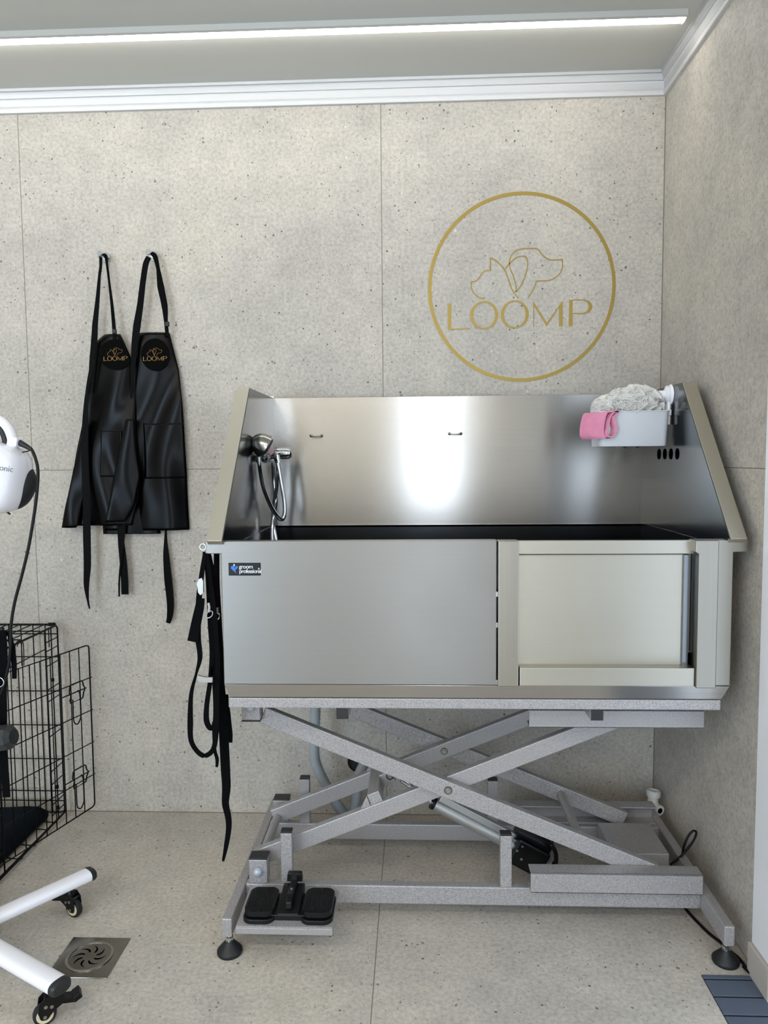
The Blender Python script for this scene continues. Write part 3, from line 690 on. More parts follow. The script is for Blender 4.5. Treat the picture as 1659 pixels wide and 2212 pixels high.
# corner bosses with plugs
def boss(x, y, z0, z1, cap_top, front):
    o = P('pivot_bracket', tubebox(x-.0245, x+.0245, y-.0200, y+.0200, z0, z1), 'frame', bevel=.0025)
    zc = z1 if cap_top else z0-.004
    P('end_cap', tubebox(x-.0245, x+.0245, y-.0203, y+.0203, zc, zc+.004), 'black_cap', o, bevel=.0012)
    if front:
        P('dome_plug', MB().lathe([(0, 0), (.0125, 0), (.0125, .004), (.0115, .009), (.0085, .013), (.004, .0152), (0, .0155)], (x, y-.0200, (z0+z1)/2+.002), (0, -1, 0), 24), 'dome', o, smooth=True)
boss(-.320, -.580, .102, .168, True, True); boss(-.330, -.580, .548, .6175, False, True)
boss(-.320, -.237, .102, .168, True, False); boss(-.330, -.237, .548, .6175, False, False)
# base rails
P('base_rail', tubebox(-.354, .841, -.600, -.575, .052, .102), 'frame', bevel=.003)
P('base_rail', tubebox(-.354, .841, -.270, -.245, .052, .102), 'frame', bevel=.003)
P('foot_rail', tubebox(-.3795, -.3545, -.751, -.100, .053, .101), 'frame', bevel=.003)
P('foot_rail', tubebox(.8405, .8655, -.751, -.100, .053, .103), 'frame', bevel=.003)
P('base_rail', tubebox(.455, .505, -.575, -.27, .056, .081), 'frame', bevel=.003)
for x in (-.2430, .3370):
    for y in (-.5875, -.2575):
        po_ = P('stop_post', tubebox(x-.0150, x+.0150, y-.0125, y+.0125, .102, .242), 'frame', bevel=.002)
        P('end_cap', tubebox(x-.0150, x+.0150, y-.0128, y+.0128, .242, .2465), 'black_cap', po_, bevel=.0012)
for x in (-.366, .853):
    for y in (-.731, -.125):
        f_ = P('levelling_foot', MB().lathe([(0, 0), (.030, 0), (.0315, .003), (.0315, .009), (.029, .012), (.013, .030), (.011, .033), (0, .033)], (x, y, 0), (0, 0, 1), 32), 'rubber', auto=40)
        P('threaded_stem', MB().lathe([(0, .030), (.010, .030), (.010, .034), (.007, .035), (.007, .0380), (.0095, .0385), (.0095, .043), (.006, .044), (.006, .056), (0, .056)], (x, y, 0), (0, 0, 1), 16), 'chrome', f_, auto=40)
# torque bar and gusset between the inner arms
ax_ = Vector((1, 0, SL)).normalized(); nx_ = Vector((-SL, 0, 1)).normalized(); c0 = Vector((.004, 0, .353-SL*(.183)))+nx_*.036
m = MB(); q = [c0+ax_*u+nx_*w_ for u, w_ in ((-.017, -.015), (.017, -.015), (.017, .016), (-.017, .016))]
m.add([(p.x, -.540, p.z) for p in q]+[(p.x, -.292, p.z) for p in q], [(0, 1, 2, 3), (7, 6, 5, 4), (0, 4, 5, 1), (1, 5, 6, 2), (2, 6, 7, 3), (3, 7, 4, 0)])
tb = P('torque_bar', m, 'frame', bevel=.002)
for yy in (-.540, -.298):
    q = [c0+ax_*u+nx_*w_ for u, w_ in ((-.048, -.014), (-.019, -.014), (-.019, .014))]
    P('gusset', MB().prism([(p.x, p.z) for p in q], yy, yy+.006), 'frame', tb)
lug = c0+ax_*.040+nx_*.008
m = MB().beam((c0.x+.014, -.42, c0.z+.006), (lug.x+.012, -.42, lug.z), .055, .036); P('lug', m, 'frame', tb, bevel=.002)
bolt(tb, lug.x+.004, -.448, lug.z)
# linear actuator: rod, tube, guard rail, gearbox and motor
A0 = Vector((.060, -.42, .312)); A1 = Vector((.150, -.42, .2440)); A2 = Vector((.385, -.42, .118))
AD = (A2-A1).normalized(); AN = Vector((-AD.z, 0, AD.x))
ac = P('actuator_tube', MB().tube([A1, A2], .0180, 24), 'alu', auto=40)
P('piston_rod', MB().tube([A0, A1], .008, 16), 'chrome', ac, auto=40)
P('tube_collar', MB().tube([A1-AD*.004, A1+AD*.006], .0187, 24), 'black_plastic', ac, auto=40)
g0 = A1+AN*.026+AD*.01; g1 = A2+AN*.026
P('guard_rail', MB().beam(g0, g1, .022, .020), 'alu', ac, bevel=.002)
mc = A2+AD*.035
mo = P('gearbox', MB().beam(A2-AD*.010, A2+AD*.090, .070, .078), 'black_plastic', ac, bevel=.006)
P('motor', MB().tube([A2+AN*.045-AD*.02, A2+AN*.045+AD*.085], .026, 24), 'black_plastic', ac, auto=40)
for du, dn in ((.005, .024), (.020, -.010), (.078, -.026), (-.002, .006)):
    c_ = A2+AD*du+AN*dn; P('screw', MB().lathe([(0, 0), (.0038, 0), (.0034, .002), (0, .002)], (c_.x, -.4553, c_.z), (0, -1, 0), 12), 'bolt', mo, auto=30)
P('motor_band', MB().tube([(.478, -.46, .150), (.492, -.463, .125), (.493, -.463, .095), (.488, -.455, .085)], .006, 8, smooth=4, flat=1.8), 'black_plastic', ac, smooth=True)
# control box on the base
P('control_box', MB().prism([(-.475, .062), (-.475, .131), (-.300, .131), (-.300, .062)], .648, .802, 0), 'frame', bevel=.002)
# pedal shelf and double foot pedal
P('pedal_shelf', MB().prism([(-.762, .070), (-.762, .085), (-.757, .088), (-.598, .094), (-.598, .090), (-.757, .084), (-.759, .070)], -.342, -.104, 0), 'frame', bevel=.001)
pd = MB()
def rr(x0, x1, y0, y1, r, n=6):
    out = []
    for cx, cy, a0 in ((x1-r, y1-r, 0), (x0+r, y1-r, 90), (x0+r, y0+r, 180), (x1-r, y0+r, 270)):
        for i in range(n+1): q = math.radians(a0+90*i/n); out.append((cx+r*math.cos(q), cy+r*math.sin(q)))
    return out
pd.prism(rr(-.330, -.250, -.752, -.632, .024), .088, .100, 2); pd.prism(rr(-.186, -.106, -.752, -.632, .024), .088, .100, 2)
pd.prism([(-.27, -.735), (-.165, -.735), (-.165, -.64), (-.27, -.64)], .088, .103, 2)
pdo = P('foot_pedal', pd, 'pedal_black', bevel=.002)
for x0 in (-.327, -.183):
    k = MB().prism(rr(x0, x0+.074, -.745, -.636, .022), .103, .116, 2)
    for i in range(17):
        xx = x0+.006+i*.0039; e = .012 if i in (0, 1, 15, 16) else .005
        k.box(xx-.0008, xx+.0008, -.745+e, -.636-e, .116, .1180)
    P('rocker_pad', k, 'pedal_black', pdo)
h = MB().prism([(-.735, .10), (-.735, .106), (-.715, .112), (-.645, .124), (-.628, .124), (-.628, .10)], -.245, -.190, 0); P('pedal_housing', h, 'pedal_black', pdo, bevel=.003)
h = MB().prism([(-.724, .110), (-.722, .128), (-.700, .136), (-.665, .134), (-.640, .138), (-.625, .150), (-.620, .150), (-.620, .12), (-.66, .120)], -.2255, -.2095, 0); P('carry_bracket', h, 'pedal_black', pdo, bevel=.003)
h = MB().prism([(-.238+.0, .126), (-.236, .148), (-.199, .148), (-.197, .126)], -.628, -.612); P('bracket_plate', h, 'pedal_black', pdo, bevel=.002)
P('screw', MB().lathe([(0, 0), (.003, 0), (.0025, .0015), (0, .0015)], (-.2175, -.675, .1350), (0, -.1, 1), 12), 'bolt', pdo)

# ------------------------------------------------------------------ hand shower with hose (resting on the mixer)
hs = thing('hand_shower', 'chrome hand shower head and looped metal hose in the left corner of the bath', 'shower', (-.372+.02, -.29, 1.0))
hd = MB()
ax3 = Vector((.74, .30, -.52)).normalized()
hd.lathe([(.004, -.040), (.014, -.036), (.024, -.028), (.031, -.016), (.035, -.003), (.036, .004), (.033, .007), (0, .007)], (-.3270, -.372, 1.2700), ax3, 36)
hd.build('shower_head', 'chrome_brushed', hs, auto=50)
MB().lathe([(0, .007), (.030, .007), (.029, .012), (.022, .014), (0, .014)], (-.3270, -.372, 1.2700), ax3, 36).build('spray_face', 'black_cap', hs, auto=40)
def rib(r, amp): return lambda i, n: r+(amp if i % 2 else -amp)
hose1 = [(-0.3452, -0.36, 1.2408), (-0.344, -0.35, 1.2007), (-0.3405, -0.32, 1.1458), (-0.3254, -0.29, 1.0891), (-0.3089, -0.27, 1.0569), (-0.299, -0.255, 1.05), (-0.2925, -0.25, 1.0679), (-0.2941, -0.245, 1.1071), (-0.3025, -0.24, 1.1563), (-0.3088, -0.24, 1.1986), (-0.3127, -0.24, 1.2197), (-0.3167, -0.24, 1.2338), (-0.3226, -0.238, 1.2423)]
hose2 = [(-0.3288, -0.23, 1.2198), (-0.3289, -0.22, 1.1629), (-0.3243, -0.22, 1.1059), (-0.3309, -0.22, 1.063), (-0.3355, -0.23, 1.021), (-0.3346, -0.24, 0.972), (-0.3337, -0.25, 0.9162)]
MB().tube(hose1[:11], .0062, 10, smooth=16, rf=rib(.0062, .0007)).build('hose', 'chrome', hs, smooth=True)
MB().tube(hose1[9:], [.0065, .0075, .0080, .0075], 12).build('hose_elbow', 'chrome', hs, auto=40)
MB().tube(hose2, .0062, 10, smooth=22, rf=rib(.0062, .0007)).build('hose', 'chrome', hs, smooth=True)
hose3 = [(-0.3128, -0.24, 1.2127), (-0.3187, -0.23, 1.149), (-0.3303, -0.22, 1.0916), (-0.3343, -0.22, 1.0344), (-0.3235, -0.23, 0.978), (-0.3212, -0.24, 0.9219)]
MB().tube(hose3, .0058, 10, smooth=22, rf=rib(.0058, .0006)).build('hose', 'chrome', hs, smooth=True)

# ------------------------------------------------------------------ caddy, bath puff, cloth
cd = thing('bath_caddy', 'small white plastic caddy with suction cup on the right steel side panel', 'caddy', (.715, -.31, 1.26))
x0, x1, y0, y1, zb, zt = .618, .817, -.372, -.258, 1.259, 1.358
n = 10
def rim(sc, z, r): 
    cx, cy = (x0+x1)/2, (y0+y1)/2; hx, hy = (x1-x0)/2*sc, (y1-y0)/2*(sc-.02)
    return [(a, b, z) for a, b in rr(cx-hx, cx+hx, cy-hy, cy+hy, r, 5)]
rings = [rim(.90, zb+.004, .012), rim(.93, zb, .014), rim(.95, zb+.003, .016), rim(1.0, zt-.004, .018), rim(1.035, zt-.003, .020), rim(1.035, zt, .020), rim(.985, zt, .018), rim(.93, zb+.006, .014)]
rings[0] = rim(.88, zb, .012)
k = len(rings[0]); m = MB(); m.add([p for r_ in rings for p in r_], [(i*k+j, i*k+(j+1) % k, (i+1)*k+(j+1) % k, (i+1)*k+j) for i in range(len(rings)-1) for j in range(k)]+[tuple(range(k-1, -1, -1)), tuple((len(rings)-1)*k+j for j in range(k))])
m.build('basket', 'basket_white', cd, auto=45)
m = MB().box(.822, .830, -.332, -.300, 1.32, 1.385); m.box(.815, .832, -.336, -.296, 1.345, 1.362); m.build('hanger', 'white_plastic', cd, bevel=.002)
MB().lathe([(0, 0), (.028, 0), (.030, .002), (.028, .005), (.024, .007), (.024, .009), (.026, .010), (.026, .014), (.018, .018), (.0125, .020), (.0125, .034), (.011, .036), (0, .036)], (.836, -.316, 1.405), (-1, 0, 0), 32).build('suction_cup', 'white_gloss', cd, auto=40)
m = MB()
for x in (.700, .735): MB().box(x, x+.008, -.33, -.32, 1.2535, 1.259).build('foot', 'black_cap', cd)

def puff(cx, cy, cz, rx, ry, rz, nr, seed):
    rnd = random.Random(seed); m = MB()
    # inner mass of bunched net
    bm = bmesh.new(); bmesh.ops.create_icosphere(bm, subdivisions=4, radius=1)
    vs = []
    for v_ in bm.verts:
        p = v_.co.normalized(); s_ = .80+.07*math.sin(9*p.x+3*p.y+seed)+.06*math.sin(13*p.z+7*p.x)+.05*math.sin(17*p.y-5*p.z)+.03*math.sin(31*p.x+23*p.z)*math.sin(27*p.y+11*p.x)
        vs.append((cx+p.x*rx*s_, cy+p.y*ry*s_, cz+p.z*rz*s_))
    m.add(vs, [tuple(v_.index for v_ in f.verts) for f in bm.faces]); bm.free()
    # ruffled ribbons standing out of it
    for i in range(nr):
        th = rnd.uniform(0, 2*math.pi); ph = math.acos(rnd.uniform(-.5, 1)); n_ = Vector((math.sin(ph)*math.cos(th), math.sin(ph)*math.sin(th), math.cos(ph)))
        a = n_.orthogonal().normalized(); b = n_.cross(a); w0 = rnd.uniform(0, 6.28); d1 = a*math.cos(w0)+b*math.sin(w0); d2 = n_.cross(d1)
        L_ = rnd.uniform(.5, .95); hgt = rnd.uniform(.22, .42); K = 22; pv = []
        f1, f2 = rnd.uniform(2, 4), rnd.uniform(0, 6)
        for j in range(K+1):
            t_ = j/K*2-1
            for q in range(4):
                u = q/3
                wv = math.sin(f1*math.pi*t_+f2)*(.06+.20*u)
                dirv = (n_+d1*t_*L_).normalized()
                p = dirv*(.72+hgt*u*(1-.35*t_*t_))+d2*wv
                pv.append((cx+p.x*rx, cy+p.y*ry, cz+p.z*rz))
        m.add(pv, [(j*4+q, j*4+q+1, j*4+4+q+1, j*4+4+q) for j in range(K) for q in range(3)])
        # the rolled edge of the ribbon
        m.tube([pv[j*4+3] for j in range(K+1)], .0009, 5)
    return m
tag(puff(.730, -.315, 1.375, .078, .056, .056, 70, 3).build('bath_puff', 'net', base=(.73, -.315, 1.36), smooth=True), 'large fluffy white net bath puff heaped in the white caddy', 'bath puff')
tag(puff(.655, -.318, 1.368, .042, .042, .036, 34, 11).build('bath_puff', 'net', base=(.655, -.318, 1.36), smooth=True), 'smaller cream net bath puff beside the pink cloth in the white caddy', 'bath puff')

def cloth():
    m = MB(); prof = [(0.6723, 1.355), (0.6571, 1.3527), (0.6471, 1.3387), (0.6423, 1.3157), (0.6375, 1.2978), (0.6401, 1.2888), (0.6504, 1.2848), (0.6605, 1.2925), (0.6641, 1.3091), (0.66, 1.3283), (0.6585, 1.3411), (0.666, 1.35)]
    body = [(0.6698, 1.3551), (0.6469, 1.3553), (0.6368, 1.3516), (0.6319, 1.335), (0.6283, 1.3133), (0.6286, 1.2928), (0.6351, 1.2837)]
    for pts, off, wdt in ((prof, (-.012, .030, .0), .004), (body, (-.052, .050, -.002), .004)):
        P3 = [Vector((a, -.388, b)) for a, b in pts]
        P3 = spline(P3, 5); n_ = len(P3); vs = []
        for i, p in enumerate(P3):
            d = (P3[min(i+1, n_-1)]-P3[max(i-1, 0)]).normalized(); nn = Vector((d.z, 0, -d.x))
            for s_ in (-1, 1):
                for e in (0, .5, 1):
                    o_ = Vector(off)*e; bend = Vector((0, -.006*math.sin(e*math.pi), -.002*math.sin(e*math.pi)))
                    vs.append(p+nn*s_*wdt/2+o_+bend)
        fs = []
        for i in range(n_-1):
            for a_, b_ in ((0, 1), (1, 2), (2, 5), (5, 4), (4, 3), (3, 0)): fs.append((i*6+a_, i*6+b_, i*6+6+b_, i*6+6+a_))
        fs += [(0, 1, 4, 3), (1, 2, 5, 4), ((n_-1)*6, (n_-1)*6+3, (n_-1)*6+4, (n_-1)*6+1), ((n_-1)*6+1, (n_-1)*6+4, (n_-1)*6+5, (n_-1)*6+2)]
        m.add(vs, fs)
    return m
tag(cloth().build('cleaning_cloth', 'pink', base=(.64, -.38, 1.3), auto=60), 'folded pink cloth draped over the corner of the white caddy', 'cloth')

# ------------------------------------------------------------------ restraint straps at the left end of the bath
def strap_thing(label, base, parts, group='black restraint straps on the bath'):
    t = thing('restraint_strap', label, 'strap', base, group)
    for nm, mb, mat in parts: mb.build(nm, mat, t, auto=40)
    return t
def rib_(pts, wd, ac=(1, 0, 0), th=.0018): return MB().ribbon(pts, wd, th, ac, 6)
Y1, Y2, Y3 = -.725, -.700, -.660
s1 = [(-0.4051, -0.725, 1.0063), (-0.4132, -0.725, 0.9555), (-0.4216, -0.725, 0.8988), (-0.4254, -0.725, 0.8419), (-0.4266, -0.725, 0.7962), (-0.4233, -0.725, 0.7503), (-0.4335, -0.725, 0.7099), (-0.4476, -0.725, 0.6578), (-0.4518, -0.725, 0.588), (-0.4508, -0.725, 0.5413), (-0.4352, -0.722, 0.511), (-0.4158, -0.722, 0.5029), (-0.3956, -0.722, 0.523), (-0.3885, -0.722, 0.5757), (-0.3853, -0.722, 0.6571), (-0.381, -0.722, 0.738), (-0.3844, -0.722, 0.8298), (-0.3886, -0.722, 0.8869), (-0.3932, -0.722, 0.9323), (-0.3976, -0.722, 0.9776), (-0.4037, -0.722, 1.0047)]
tongue = [(-0.415, -0.732, 0.8979), (-0.4181, -0.735, 0.8759), (-0.4271, -0.735, 0.8384), (-0.4368, -0.737, 0.7923)]
strap_thing('leftmost black restraint strap in a wide open loop, with flat metal cam buckles', (-.41, -.725, 1.03), [
  ('webbing', rib_(s1, [.008, .012, .014, .014, .014, .012, .006, .010, .014, .012, .012, .012, .012, .013, .013, .012, .012, .012, .010, .010, .008]), 'web'),
  ('strap_end', rib_(tongue, [.018, .022, .024, .026]), 'web'),
  ('ring', MB().tube([(-.410+.0075*math.cos(q), -.722, 1.021+.0075*math.sin(q)) for q in [2*math.pi*i/20 for i in range(20)]], .0008, 6, closed=True), 'chrome'),
  ('cam_buckle', MB().prism([(-0.4148, 0.9467), (-0.408, 0.9489), (-0.4048, 0.941), (-0.4056, 0.9129), (-0.4125, 0.9073), (-0.4179, 0.9141), (-0.4187, 0.9264), (-0.4207, 0.9354)], -.745, -.738), 'bolt'),
  ('cam_buckle', MB().prism([(-0.4248, 0.7018), (-0.4245, 0.7109), (-0.4065, 0.7064), (-0.3883, 0.7065), (-0.3886, 0.6939), (-0.4227, 0.6938)], -.745, -.737), 'bolt')])
s2 = [(-0.4099, -0.712, 1.008), (-0.4031, -0.712, 0.9648), (-0.4003, -0.712, 0.8964), (-0.3986, -0.712, 0.8275), (-0.397, -0.712, 0.7583), (-0.4033, -0.712, 0.6887), (-0.4129, -0.712, 0.6304), (-0.4152, -0.712, 0.5894), (-0.4064, -0.712, 0.5695), (-0.3946, -0.712, 0.5778), (-0.3913, -0.712, 0.6188), (-0.3933, -0.712, 0.6771), (-0.3978, -0.712, 0.7236)]
s2b = [(-0.4002, -0.7, 0.5793), (-0.3999, -0.7, 0.5438), (-0.3997, -0.7, 0.5083), (-0.3944, -0.7, 0.4845), (-0.3961, -0.7, 0.4643)]
strap_thing('black restraint strap with swivel snap hook hanging in a narrow loop beside the steel panel', (-.40, -.712, 1.03), [
  ('webbing', rib_(s2, [.008, .012, .013, .014, .012, .011, .012, .014, .014, .013, .012, .010, .008]), 'web'),
  ('strap_end', rib_(s2b, [.010, .010, .008, .009, .006]), 'web'),
  ('snap_hook', MB().tube([(-0.3992, -0.725, 0.8852), (-0.3972, -0.725, 0.8738), (-0.3987, -0.725, 0.8624)], .0042, 10), 'bolt'),
  ('snap_ring', MB().tube([(-0.4009, -0.725, 0.8624), (-0.4046, -0.725, 0.8533), (-0.4002, -0.725, 0.8476), (-0.3909, -0.725, 0.8533), (-0.3896, -0.725, 0.8624), (-0.3963, -0.725, 0.8659)], .0014, 6, closed=True, smooth=3), 'chrome')])
s3 = [(-0.392, -0.665, 0.9996), (-0.3939, -0.665, 0.9226), (-0.3936, -0.665, 0.8404), (-0.3934, -0.665, 0.7577), (-0.3931, -0.665, 0.6745), (-0.3869, -0.665, 0.5907), (-0.3851, -0.665, 0.5185), (-0.3833, -0.665, 0.4458), (-0.3821, -0.665, 0.3972), (-0.3855, -0.665, 0.3544), (-0.3792, -0.665, 0.3177), (-0.3787, -0.665, 0.2871), (-0.3858, -0.665, 0.2439), (-0.3953, -0.665, 0.2005)]
s3b = [(-0.3799, -0.66, 0.637), (-0.3788, -0.66, 0.583), (-0.3741, -0.66, 0.5347), (-0.3734, -0.66, 0.5117)]
strap_thing('longest black restraint strap, its loose end trailing almost to the floor', (-.40, -.665, 1.03), [
  ('webbing', rib_(s3, [.014, .015, .020, .024, .026, .024, .024, .024, .022, .018, .016, .014, .012, .006]), 'web'),
  ('strap_end', rib_(s3b, [.014, .022, .020, .016]), 'web'),
  ('snap_hook', MB().tube([(-0.3875, -0.69, 0.8667), (-0.3878, -0.69, 0.8528)], .0045, 10), 'bolt'),
  ('snap_ring', MB().tube([(-0.3925, -0.69, 0.8505), (-0.3939, -0.69, 0.8412), (-0.3894, -0.69, 0.8353), (-0.3823, -0.69, 0.8412), (-0.3832, -0.69, 0.8505)], .0014, 6, closed=True, smooth=3), 'chrome')])
s4 = [(-0.4037, -0.69, 1.0006), (-0.3969, -0.69, 0.95), (-0.3964, -0.69, 0.8806), (-0.4005, -0.69, 0.8109), (-0.3988, -0.69, 0.7408), (-0.3912, -0.69, 0.6703), (-0.3907, -0.69, 0.5994), (-0.3995, -0.69, 0.5281)]
strap_thing('short black webbing strap behind the looped ones at the bath end', (-.40, -.69, 1.03), [
  ('webbing', rib_(s4, [.008, .012, .018, .020, .016, .016, .014, .008]), 'web')])

# ------------------------------------------------------------------ drain hose, pipe fitting, cables
hz = thing('drain_hose', 'grey corrugated drain hose looping from the bath down to the back wall', 'hose', (-.2, -.1, .05))
hp = [(-0.2245, -0.13, 0.4581), (-0.2255, -0.13, 0.3964), (-0.2298, -0.13, 0.3111), (-0.2293, -0.13, 0.2489), (-0.2103, -0.13, 0.1944), (-0.1781, -0.125, 0.1297), (-0.1517, -0.12, 0.0803), (-0.1279, -0.1, 0.0438), (-0.1041, -0.085, 0.0638), (-0.0953, -0.07, 0.121), (-0.0897, -0.055, 0.1674), (-0.0751, -0.035, 0.1945)]
MB().tube(hp, .0165, 14, smooth=13, rf=rib(.0165, .0015)).build('hose', 'hose_grey', hz, smooth=True)
MB().lathe([(0, 0), (.034, 0), (.036, .006), (.026, .014), (.022, .030), (.019, .034), (0, .034)], (-.098, 0, .190), (.1, -1, .15), 28).build('wall_coupling', 'black_plastic', hz, auto=40)

pf = thing('pipe_fitting', 'loose white plastic waste pipe fitting in the corner behind the lift', 'pipe fitting', (.875, -.11, 0))
MB().tube([(.862, -.13, .045), (.872, -.115, .135)], .0165, 24).build('pipe', 'pvc', pf, auto=40)
MB().lathe([(0, 0), (.0215, 0), (.0225, .003), (.0225, .018), (.019, .020), (.019, .016), (0, .016)], (.8715, -.116, .128), (.10, .12, .98), 28).build('collar', 'pvc', pf, auto=40)
m = MB().tube([(.868, -.120, .105), (.880, -.150, .098)], .0155, 24); m.build('branch', 'pvc', pf, auto=40)
MB().lathe([(0.0085, 0), (.0155, 0), (.0165, .002), (.0165, .009), (.0085, .009)], (.878, -.146, .099), (.38, -.92, -.05), 28, True).build('nut', 'pvc', pf, auto=40)
MB().lathe([(0, 0), (.0088, 0), (.0088, .0035), (0, .0035)], (.8805, -.1522, .0987), (.38, -.92, -.05), 20).build('bore', 'hole', pf)

cord1 = [(0.8175, -0.44, 0.0806), (0.8453, -0.44, 0.1054), (0.8678, -0.44, 0.1328), (0.8827, -0.44, 0.1572), (0.8874, -0.44, 0.1762), (0.8783, -0.44, 0.1801), (0.8658, -0.44, 0.1651), (0.8549, -0.44, 0.138), (0.8539, -0.43, 0.1068), (0.853, -0.42, 0.0725), (0.8469, -0.42, 0.0533)]
tag(MB().tube(cord1, .0032, 8, smooth=6).build('power_cable', 'lead_black', base=(.85, -.44, .09), smooth=True), 'short black cable loop standing up behind the grey lift frame', 'cable')
cord2 = [(0.8314, -0.4851, 0.0042), (0.8312, -0.5211, 0.0042), (0.8387, -0.5677, 0.0042), (0.8527, -0.6251, 0.0042), (0.869, -0.6632, 0.0042)] + [(.876, -.690, .0042), (.8885, -.722, .0042), (.892, -.762, .0042)] + [(0.8854, -0.7549, 0.0062), (0.8942, -0.7819, 0.0062), (0.9187, -0.8076, 0.0062)] + [(.975, -.85, .0042), (1.1, -.9, .0042)]
tag(MB().tube(cord2, .0040, 8, smooth=6).build('power_cable', 'lead_black', base=(.88, -.70, 0), smooth=True), 'black cable running over the floor past the right levelling foot to the doorway', 'cable')

# ------------------------------------------------------------------ floor drain
fd = thing('floor_drain', 'square steel floor drain with round slotted grate', 'drain', (-.711, -.76, 0))
MB().box(-.786, -.636, -.834, -.685, .0, .0025).build('plate', 'drain_steel', fd, bevel=.001)
MB().lathe([(.050, .0), (.056, .0), (.056, .0045), (.053, .0055), (.050, .0045)], (-.711, -.7595, 0), (0, 0, 1), 48, True).build('rim', 'chrome_brushed', fd, auto=40)
gt = MB().lathe([(0, 0), (.050, 0), (.050, .0032), (0, .0032)], (-.711, -.7595, 0), (0, 0, 1), 48).build('grate', 'drain_steel', fd, auto=40)
for i in range(8):
    q = 2*math.pi*i/8+.35; pts = []
    for t_ in [j/6 for j in range(7)]:
        r_ = .016+.024*t_; w_ = q+.55*t_*t_
        pts.append((r_*math.cos(w_), r_*math.sin(w_), .0028*math.sin(math.pi*min(1, .15+t_*.8))))
    L1 = []; L2 = []
    for j, (x, y, hw) in enumerate(pts):
        rr_ = math.hypot(x, y); tx, ty = -y/rr_, x/rr_; L1.append((-.711+x+tx*hw, -.7595+y+ty*hw)); L2.append((-.711+x-tx*hw, -.7595+y-ty*hw))
    MB().prism(L1+L2[::-1], .0030, .0036, 2).build('slot', 'hole', gt)

# ------------------------------------------------------------------ door mat
dm = thing('door_mat', 'blue grey slatted entrance mat at the doorway in the lower right', 'mat', (1.1, -1.1, 0))
MB().box(.776, 1.50, -1.36, -.780, 0, .0006).build('backing', 'dark_gap', dm)
MB().box(.777, 1.50, -.7930, -.7805, .0004, .003).build('slat', 'mat_grey', dm, bevel=.0008)
for i in range(9):
    y1_ = -.7985-.0572*i; MB().box(.777, 1.50, y1_-.0515, y1_, .0004, .003).build('slat', 'mat_grey', dm, bevel=.0008)

# ------------------------------------------------------------------ dog crate
CX0, CX1, CY0, CY1, CZ1 = -1.75, -1.122, -.70, -.03, .672
cr = thing('dog_crate', 'black folding wire dog crate against the tiled wall', 'dog crate', (-1.43, -.37, 0))
WR = .0020
def wires(mb, pts, r=WR, seg=6): mb.tube(pts, r, seg)
def panel(name, o, u, vv, lu, lv, nu, hs, fr=.0026):
    """wire panel: origin o, u across, v up, nu vertical wires pitch, hs heights of horizontal wires"""
    o, u, vv = Vector(o), Vector(u).normalized(), Vector(vv).normalized(); m = MB()
    c_ = [o, o+u*lu, o+u*lu+vv*lv, o+vv*lv]
    rr_ = .012; P_ = []
    for i in range(4):
        a, b, c3 = c_[i-1], c_[i], c_[(i+1) % 4]
        P_ += [b+(a-b).normalized()*rr_, b+(a-b).normalized()*rr_*.3+(c3-b).normalized()*rr_*.3, b+(c3-b).normalized()*rr_]
    m.tube(P_, fr, 8, closed=True)
    for i in range(1, int(lu/nu)+1):
        s_ = i*nu
        if s_ < lu-.01: m.tube([o+u*s_, o+u*s_+vv*lv], WR, 6)
    n_ = u.cross(vv)*.0030
    for h_ in hs: m.tube([o+vv*h_+n_, o+u*lu+vv*h_+n_], WR, 6)
    return m.build(name, 'wire', cr, smooth=True)
HS = [.04, .075, .19, .31, .43, .55, .63]
panel('back_panel', (CX1, CY1, .01), (-1, 0, 0), (0, 0, 1), CX1-CX0, CZ1-.01, .0425, HS)
panel('left_panel', (CX0, CY1, .01), (0, -1, 0), (0, 0, 1), CY1-CY0, CZ1-.01, .0425, HS)
panel('front_panel', (CX1, CY0, .01), (-1, 0, 0), (0, 0, 1), CX1-CX0, CZ1-.01, .0425, HS)
panel('top_panel', (CX1, CY1, CZ1+.002), (-1, 0, 0), (0, -1, 0), CX1-CX0, CY1-CY0, .0425, [.115*i for i in range(1, 8)])
# right side: frame around the door opening, short wires at its ends
m = MB(); y0_, y1_ = CY1, CY0
m.tube([(CX1, y0_, .012), (CX1, y0_, CZ1-.01), (CX1, y0_-.01, CZ1), (CX1, y1_+.01, CZ1), (CX1, y1_, CZ1-.01), (CX1, y1_, .012)], .0028, 8, closed=True)
for y in (y0_-.045, y0_-.088): m.tube([(CX1, y, .012), (CX1, y, CZ1)], WR if y < y0_-.06 else .0024, 6)
for h_ in HS+[.145, .47, .60]: m.tube([(CX1, y0_, h_), (CX1, y0_-.088, h_)], WR, 6)
for i in range(1, 7): m.tube([(CX1, -.41-.045*i, .012), (CX1, -.41-.045*i, CZ1)], WR, 6)
for h_ in HS: m.tube([(CX1, -.41, h_), (CX1, CY0, h_)], WR, 6)
m.tube([(CX1, y0_-.088, .610), (CX1, -.41, .610)], WR, 6); m.tube([(CX1, -.41, .012), (CX1, -.41, CZ1)], .0026, 6)
for yy in (-.09, -.19, -.30): m.tube([(CX1, yy, .61), (CX1, yy, CZ1)], WR, 6)
# bottom outrigger wire with hooks
m.tube([(CX1+.002, y0_, .012), (CX1+.004, CY0, .006)], .0028, 8)
for yy in (-.10, -.15, -.25, -.33): m.tube([(CX1+.004, yy, .008), (CX1-.04, yy+.002, .010)], .0020, 6)
m.build('side_panel', 'wire', cr, smooth=True)
